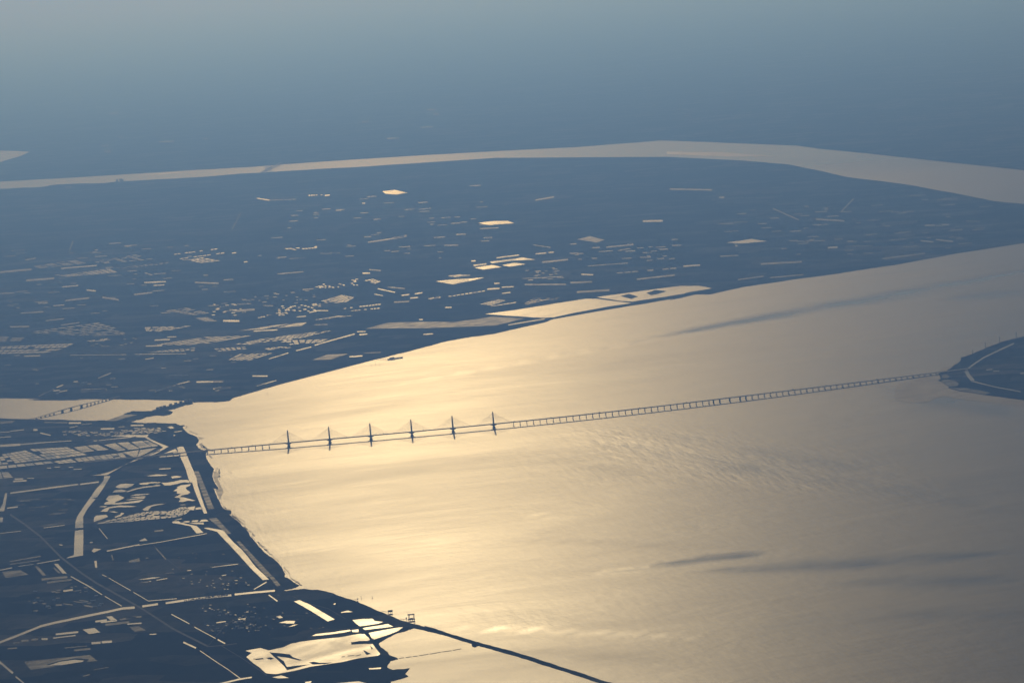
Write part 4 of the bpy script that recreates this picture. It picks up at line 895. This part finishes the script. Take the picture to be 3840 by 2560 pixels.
# ------------------------------------------------------------------ lattice power towers on the headland
def lattice(u, v, hgt, label):
    root = empty('lattice_tower', G(u, v, LZ), label, 'power tower', 'power towers on the headland shore', 0.3)
    w = hgt*0.085
    lv = [(0, w), (hgt*.3, w*.62), (hgt*.55, w*.36), (hgt*.8, w*.22), (hgt, w*.06)]
    for sx in (-1, 1):
        for sy in (-1, 1):
            bm = bmesh.new()
            for (z0, a0), (z1, a1) in zip(lv, lv[1:]): add_bar(bm, (sx*a0, sy*a0, z0), (sx*a1, sy*a1, z1), .45)
            done(bm, 'leg', M['steel'], root)
    bm = bmesh.new()
    for (z0, a0), (z1, a1) in zip(lv, lv[1:]):
        for s in (-1, 1):
            for p, q in (((-a0, s*a0, z0), (a1, s*a1, z1)), ((a0, s*a0, z0), (-a1, s*a1, z1)), ((s*a0, -a0, z0), (s*a1, a1, z1)), ((s*a0, a0, z0), (s*a1, -a1, z1))): add_bar(bm, p, q, .25, 3)
    done(bm, 'bracing', M['steel'], root)
    for f, l in ((.68, .16), (.8, .20), (.92, .13)):
        bm = bmesh.new()
        add_bar(bm, (-hgt*l, 0, hgt*f), (hgt*l, 0, hgt*f), .5); add_bar(bm, (-hgt*l, 0, hgt*f), (0, 0, hgt*(f + .05)), .3, 3); add_bar(bm, (hgt*l, 0, hgt*f), (0, 0, hgt*(f + .05)), .3, 3)
        done(bm, 'cross_arm', M['steel'], root)
for (p, hgt, lb) in zip(px('O', [(1420, 486), (1640, 386), (1885, 294), (2175, 218)]), (46, 66, 70, 76),
                        ('short lattice power tower on the headland shore closest to the bridge landing', 'lattice power tower second along the headland shore from the bridge landing',
                         'lattice power tower third along the headland shore from the bridge landing', 'tallest lattice power tower at the far end of the headland shore')):
    lattice(*p, hgt, lb)

# ------------------------------------------------------------------ jetties and markers off the sea wall
def trestle(root, p0, p1, z, inv, w=4.0, step=18.0):
    d = p1 - p0; ln = d.length; d.normalize(); n = Vector((-d.y, d.x, 0))
    bm = bmesh.new()
    c = [p0 + n*w/2, p0 - n*w/2, p1 - n*w/2, p1 + n*w/2]
    lo = [bm.verts.new((q.x, q.y, z - .8)) for q in c]; hi = [bm.verts.new((q.x, q.y, z)) for q in c]
    bm.faces.new(lo); bm.faces.new(hi)
    for i in range(4): bm.faces.new((lo[i], lo[(i + 1) % 4], hi[(i + 1) % 4], hi[i]))
    o = done(bm, 'walkway', M['concrete'], root); o.matrix_parent_inverse = inv
    t = 4.0
    while t < ln:
        q = p0 + d*t
        bm = bmesh.new()
        for s in (-1, 1): add_bar(bm, (q.x + n.x*s*w*.4, q.y + n.y*s*w*.4, -3), (q.x + n.x*s*w*.4, q.y + n.y*s*w*.4, z - .7), .55)
        o = done(bm, 'pile', M['concrete'], root); o.matrix_parent_inverse = inv
        t += step

def intake_platform():
    c = G(*px('Gg', [(2130, 650)])[0]); s = G(*px('Gg', [(1960, 640)])[0])
    root = empty('intake_platform', c, 'offshore platform with a tall portal frame on piles beside the curved sea wall', 'platform')
    inv = Matrix.Translation(-Vector(c))
    trestle(root, s, c + Vector((-22, 0, 0)), 11, inv, 5.0, 14)
    bm = bmesh.new(); add_box(bm, -24, 26, -14, 14, 9.5, 13.5); done(bm, 'platform_deck', M['concrete'], root)
    for x in (-20, -8, 8, 22):
        for y in (-10, 10):
            bm = bmesh.new(); add_bar(bm, (x, y, -4), (x, y, 9.6), 1.5, 6); done(bm, 'pile', M['concrete'], root)
    for x in (-20, -13, 16, 23):
        bm = bmesh.new()
        for y in (-8, 8): add_box(bm, x - 1.3, x + 1.3, y - 1.3, y + 1.3, 13.4, 47)
        add_box(bm, x - 1.0, x + 1.0, -8, 8, 28, 30); done(bm, 'portal_column', M['steel'], root)
    bm = bmesh.new(); add_box(bm, -26, 26, -10, -6, 46, 51); add_box(bm, -26, 26, 6, 10, 46, 51); add_box(bm, -8, 8, -6.2, 6.2, 46.5, 50); done(bm, 'portal_beam', M['steel'], root)
    bm = bmesh.new(); add_box(bm, -12, 12, -7, 7, 13.4, 20); done(bm, 'machine_room', M['wall'], root)
    bm = bmesh.new(); add_box(bm, -42, -33, -5, 5, 18, 28); add_bar(bm, (-40, 3, -3), (-40, 3, 18.2), .8); add_bar(bm, (-35, -3, -3), (-35, -3, 18.2), .8); done(bm, 'control_cabin', M['wall'], root)
intake_platform()

def pump_house():
    c = G(*px('Gg', [(1820, 540)])[0]); s = G(*px('Gg', [(1690, 530)])[0])
    root = empty('pump_house', c, 'box shaped pump house on stilts at the end of a short walkway', 'pump house')
    trestle(root, s, c + Vector((-14, 0, 0)), 12, Matrix.Translation(-Vector(c)), 4.0, 12)
    bm = bmesh.new(); add_box(bm, -17, 17, -9, 9, 11, 21); done(bm, 'wall', M['wall'], root)
    bm = bmesh.new(); add_stack(bm, [(21, 18.5, 10.5), (22, 18.5, 10.5), (25, 14, 2)]); done(bm, 'roof', M['steel'], root)
    for x in (-13, 0, 13):
        for y in (-6, 6):
            bm = bmesh.new(); add_bar(bm, (x, y, -4), (x, y, 11.1), 1.0, 6); done(bm, 'stilt', M['concrete'], root)
pump_house()

def small_landing():
    s = G(*px('Gg', [(1285, 352)])[0]); c = G(*px('Gg', [(1340, 352)])[0])
    root = empty('landing_stage', c, 'small landing stage with a hut at the start of the curved sea wall', 'landing stage')
    trestle(root, s, c, 8, Matrix.Translation(-Vector(c)), 4, 9)
    bm = bmesh.new(); add_box(bm, -4, 4, -4, 4, 7.5, 14); done(bm, 'hut', M['wall'], root)
    bm = bmesh.new(); add_stack(bm, [(14, 5, 5), (14.5, 5, 5), (17, 1, 1)]); done(bm, 'roof', M['steel'], root)
small_landing()

def wharf():
    pts = px('J', [(1490, 1142), (1600, 1152), (1740, 1131)])
    s, c, e = [G(*p) for p in pts]
    root = empty('wharf', c, 'long wharf with an approach trestle off the far peninsula shore', 'wharf')
    inv = Matrix.Translation(-Vector(c))
    trestle(root, s, c, 12, inv, 9, 45)
    d = (e - c); ln = d.length; rz = math.atan2(d.y, d.x)
    bm = bmesh.new(); add_box(bm, 0, ln, -18, 18, 8, 13); o = done(bm, 'quay_deck', M['concrete'], root); o.rotation_euler = (0, 0, rz)
    for k in range(10):
        bm = bmesh.new(); add_box(bm, ln*(k + .5)/10 - 3, ln*(k + .5)/10 + 3, -15, 15, -4, 8.1); o = done(bm, 'pile_bent', M['concrete'], root); o.rotation_euler = (0, 0, rz)
    bm = bmesh.new(); add_box(bm, 30, ln*.45, -9, 9, 13, 26); o = done(bm, 'transit_shed', M['wall'], root); o.rotation_euler = (0, 0, rz)
wharf()

def beacon(p, h, label):
    root = empty('beacon', G(*p), label, 'beacon', 'channel beacons')
    bm = bmesh.new(); add_stack(bm, [(-4, 3, 3), (3, 3, 3), (3.5, 1.1, 1.1), (h*.8, .9, .9)]); done(bm, 'post', M['steel'], root)
    bm = bmesh.new(); add_stack(bm, [(h*.78, 2.0, 2.0), (h*.86, 2.2, 2.2), (h*.88, 1.2, 1.2), (h*.97, 1.2, 1.2), (h, .3, .3)]); done(bm, 'lantern', M['steel'], root)
beacon(px('Gg', [(1392, 330)])[0], 22, 'dark post beacon in the water just off the small landing stage')
beacon(px('Gg', [(1553, 322)])[0], 20, 'lone post beacon in open water outside the curved sea wall')
beacon(px('B', [(1970, 152)])[0], 34, 'lone post beacon in the water off the peninsula shore')
for i, q in enumerate([(1450, 1205), (1490, 1195), (1530, 1200)]):
    beacon(px('J', [q])[0], 28, 'post beacon in a row of three in the water off the long wharf')

# floating booms across the lagoon
for i, (a, b) in enumerate([((1945, 1203), (2020, 1192)), ((2045, 1190), (2130, 1178)), ((2150, 1176), (2220, 1168)), ((2240, 1164), (2380, 1142)), ((2400, 1140), (2560, 1112)), ((2580, 1108), (2720, 1090)), ((2740, 1085), (2860, 1062)),
                            ((1100, 1182), (1150, 1176)), ((1190, 1168), (1290, 1158)), ((1310, 1166), (1385, 1148))]):
    p, q = [G(*w, 0 if i < 7 else PZ) for w in px('Gg', [a, b])]
    d = q - p; bm = bmesh.new(); add_stack(bm, [(-1, d.length/2, 5.5), (1.6, d.length/2, 5.0), (2.2, d.length/2 - 2, 3.5)])
    o = done(bm, 'floating_boom', M['steel']); o.location = (p + q)/2; o.rotation_euler = (0, 0, math.atan2(d.y, d.x))
    tag(o, 'dark floating boom segment in the line across the lagoon behind the dyke' if i < 7 else 'short floating boom on the large pond next to the lagoon', 'boom', 'booms across the lagoon' if i < 7 else 'booms on the large pond')

# ------------------------------------------------------------------ towers of the far town on the river bank
for i, (u, w, d_, h, lb) in enumerate([(1072, 22, 20, 56, 'slimmest tower block of the cluster on the distant river bank'), (1082, 28, 22, 70, 'tower block beside the gap in the cluster on the distant river bank'),
                                       (1104, 32, 24, 76, 'tall tower block in the middle of the cluster on the distant river bank'), (1117, 26, 24, 84, 'tallest tower block of the cluster on the distant river bank'), (1130, 32, 22, 74, 'end tower block of the cluster on the distant river bank')]):
    root = empty('tower_block', G(*px('M', [(u, 450)])[0], LZ), lb, 'building', 'tower blocks on the distant river bank', 0.2*i)
    bm = bmesh.new(); add_stack(bm, [(0, w*.62, d_*.62), (14, w*.62, d_*.62), (15, w*.5, d_*.5), (h, w*.5, d_*.5)]); done(bm, 'wall', M['wall'], root)
    bm = bmesh.new(); add_stack(bm, [(h - .1, w*.52, d_*.52), (h + 2, w*.52, d_*.52), (h + 3, w*.25, d_*.25), (h + 12, w*.25, d_*.25)]); done(bm, 'roof', M['steel'], root)

# farm sheds with bright sheet roofs
r = random.Random(21)
def shed(p, ln, w, h, rz, label, group):
    root = empty('farm_shed', G(*p, LZ), label, 'shed', group, rz)
    bm = bmesh.new(); add_box(bm, -ln/2, ln/2, -w/2, w/2, 0, h); done(bm, 'wall', M['wall'], root)
    bm = bmesh.new()
    v = [bm.verts.new(q) for q in ((-ln/2 - 1, -w/2 - 1, h), (ln/2 + 1, -w/2 - 1, h), (ln/2 + 1, w/2 + 1, h), (-ln/2 - 1, w/2 + 1, h), (-ln/2 - 1, 0, h + w*.22), (ln/2 + 1, 0, h + w*.22))]
    for f in ((0, 1, 5, 4), (2, 3, 4, 5), (0, 4, 3), (1, 2, 5), (0, 3, 2, 1)): bm.faces.new([v[k] for k in f])
    done(bm, 'roof', M['roof'], root)
for k in range(9):
    shed(px('I', [(1572 + k*18, 1299 - (k % 3))])[0], r.uniform(30, 60), 26, 9, r.uniform(-.1, .1), 'bright roofed shed in the row near the tributary mouth', 'row of bright roofed sheds')
shed(px('I', [(775, 1368)])[0], 70, 40, 14, 0.1, 'large shed with a gleaming roof standing alone north of the tributary', None)
shed(px('J', [(425, 204)])[0], 60, 45, 20, 0.6, 'shed with a gleaming roof standing alone deep in the peninsula farmland', None)
for k in range(26):
    c, q = r.choice([('F', (r.uniform(1080, 1850), r.uniform(400, 800))), ('F', (r.uniform(1200, 1800), r.uniform(560, 820))), ('E', (r.uniform(500, 1500), r.uniform(180, 460)))])
    shed(px(c, [q])[0], r.uniform(18, 46), r.uniform(12, 20), 6, r.uniform(-.5, .5), 'small farm shed scattered among the dark fields behind the sea wall', 'farm sheds among the dark fields')

# trees along the straight canal
def tree_mesh(seed):
    r = random.Random(seed); bm = bmesh.new()
    for _ in range(70):
        th, ph, q = r.uniform(0, 6.28), math.acos(r.uniform(-1, 1)), r.random()**.4
        c = Vector((math.cos(th)*math.sin(ph)*3.6, math.sin(th)*math.sin(ph)*3.6, 9 + math.cos(ph)*4.6))*1.0
        c = Vector((c.x*q, c.y*q, 9 + (c.z - 9)*q)); s = r.uniform(.7, 1.6)
        a = Vector((r.uniform(-1, 1), r.uniform(-1, 1), r.uniform(-1, 1))).normalized(); b = a.orthogonal().normalized()
        bm.faces.new([bm.verts.new(c + (a*x + b*y)*s) for x, y in ((-1, -.6), (1, -.5), (.9, .7), (-.8, .6))])
    me = bpy.data.meshes.new('crown'); bm.to_mesh(me); bm.free(); me.materials.append(M['leaf'])
    bm = bmesh.new(); add_stack(bm, [(0, .5, .5), (5, .35, .35), (10, .12, .12)])
    for k in range(4): add_bar(bm, (0, 0, 4 + k), (math.cos(k*1.7)*2, math.sin(k*1.7)*2, 7 + k), .14, 3)
    bmesh.ops.recalc_face_normals(bm, faces=bm.faces[:])
    mt = bpy.data.meshes.new('trunk'); bm.to_mesh(mt); bm.free(); mt.materials.append(M['bark'])
    return me, mt
kinds = [tree_mesh(s) for s in range(3)]
for k in range(44):
    t = k/43; u, v = 760 + t*630 + r.uniform(-5, 5), 372 - t*82 + r.uniform(-2, 3)
    root = empty('canal_tree', G(*px('F', [(u, v)])[0], LZ), 'leafy tree in the row along the straight canal', 'tree', 'row of trees along the canal', r.uniform(0, 6))
    s = r.uniform(.8, 1.5); root.scale = (s, s, s)
    me, mt = kinds[k % 3]
    for nm, d_ in (('crown', me), ('trunk', mt)):
        o = bpy.data.objects.new(nm, d_); C.objects.link(o); o.parent = root

# ------------------------------------------------------------------ haze
m = bpy.data.materials.new('haze'); m.use_nodes = True
N, L = m.node_tree.nodes, m.node_tree.links
N.clear()
out = N.new('ShaderNodeOutputMaterial'); vol = N.new('ShaderNodeVolumePrincipled')
vol.inputs['Color'].default_value = (0.155, 0.335, 0.84, 1)
vol.inputs['Density'].default_value = 3.4e-5
vol.inputs['Anisotropy'].default_value = 0.54
vol.inputs['Absorption Color'].default_value = (0.70, 0.62, 0.4, 1)
L.new(vol.outputs[0], out.inputs['Volume'])
bm = bmesh.new(); add_box(bm, -620000, 620000, -62000, 1520000, -7, H + 60)
done(bm, 'haze', m, None, 'stuff')
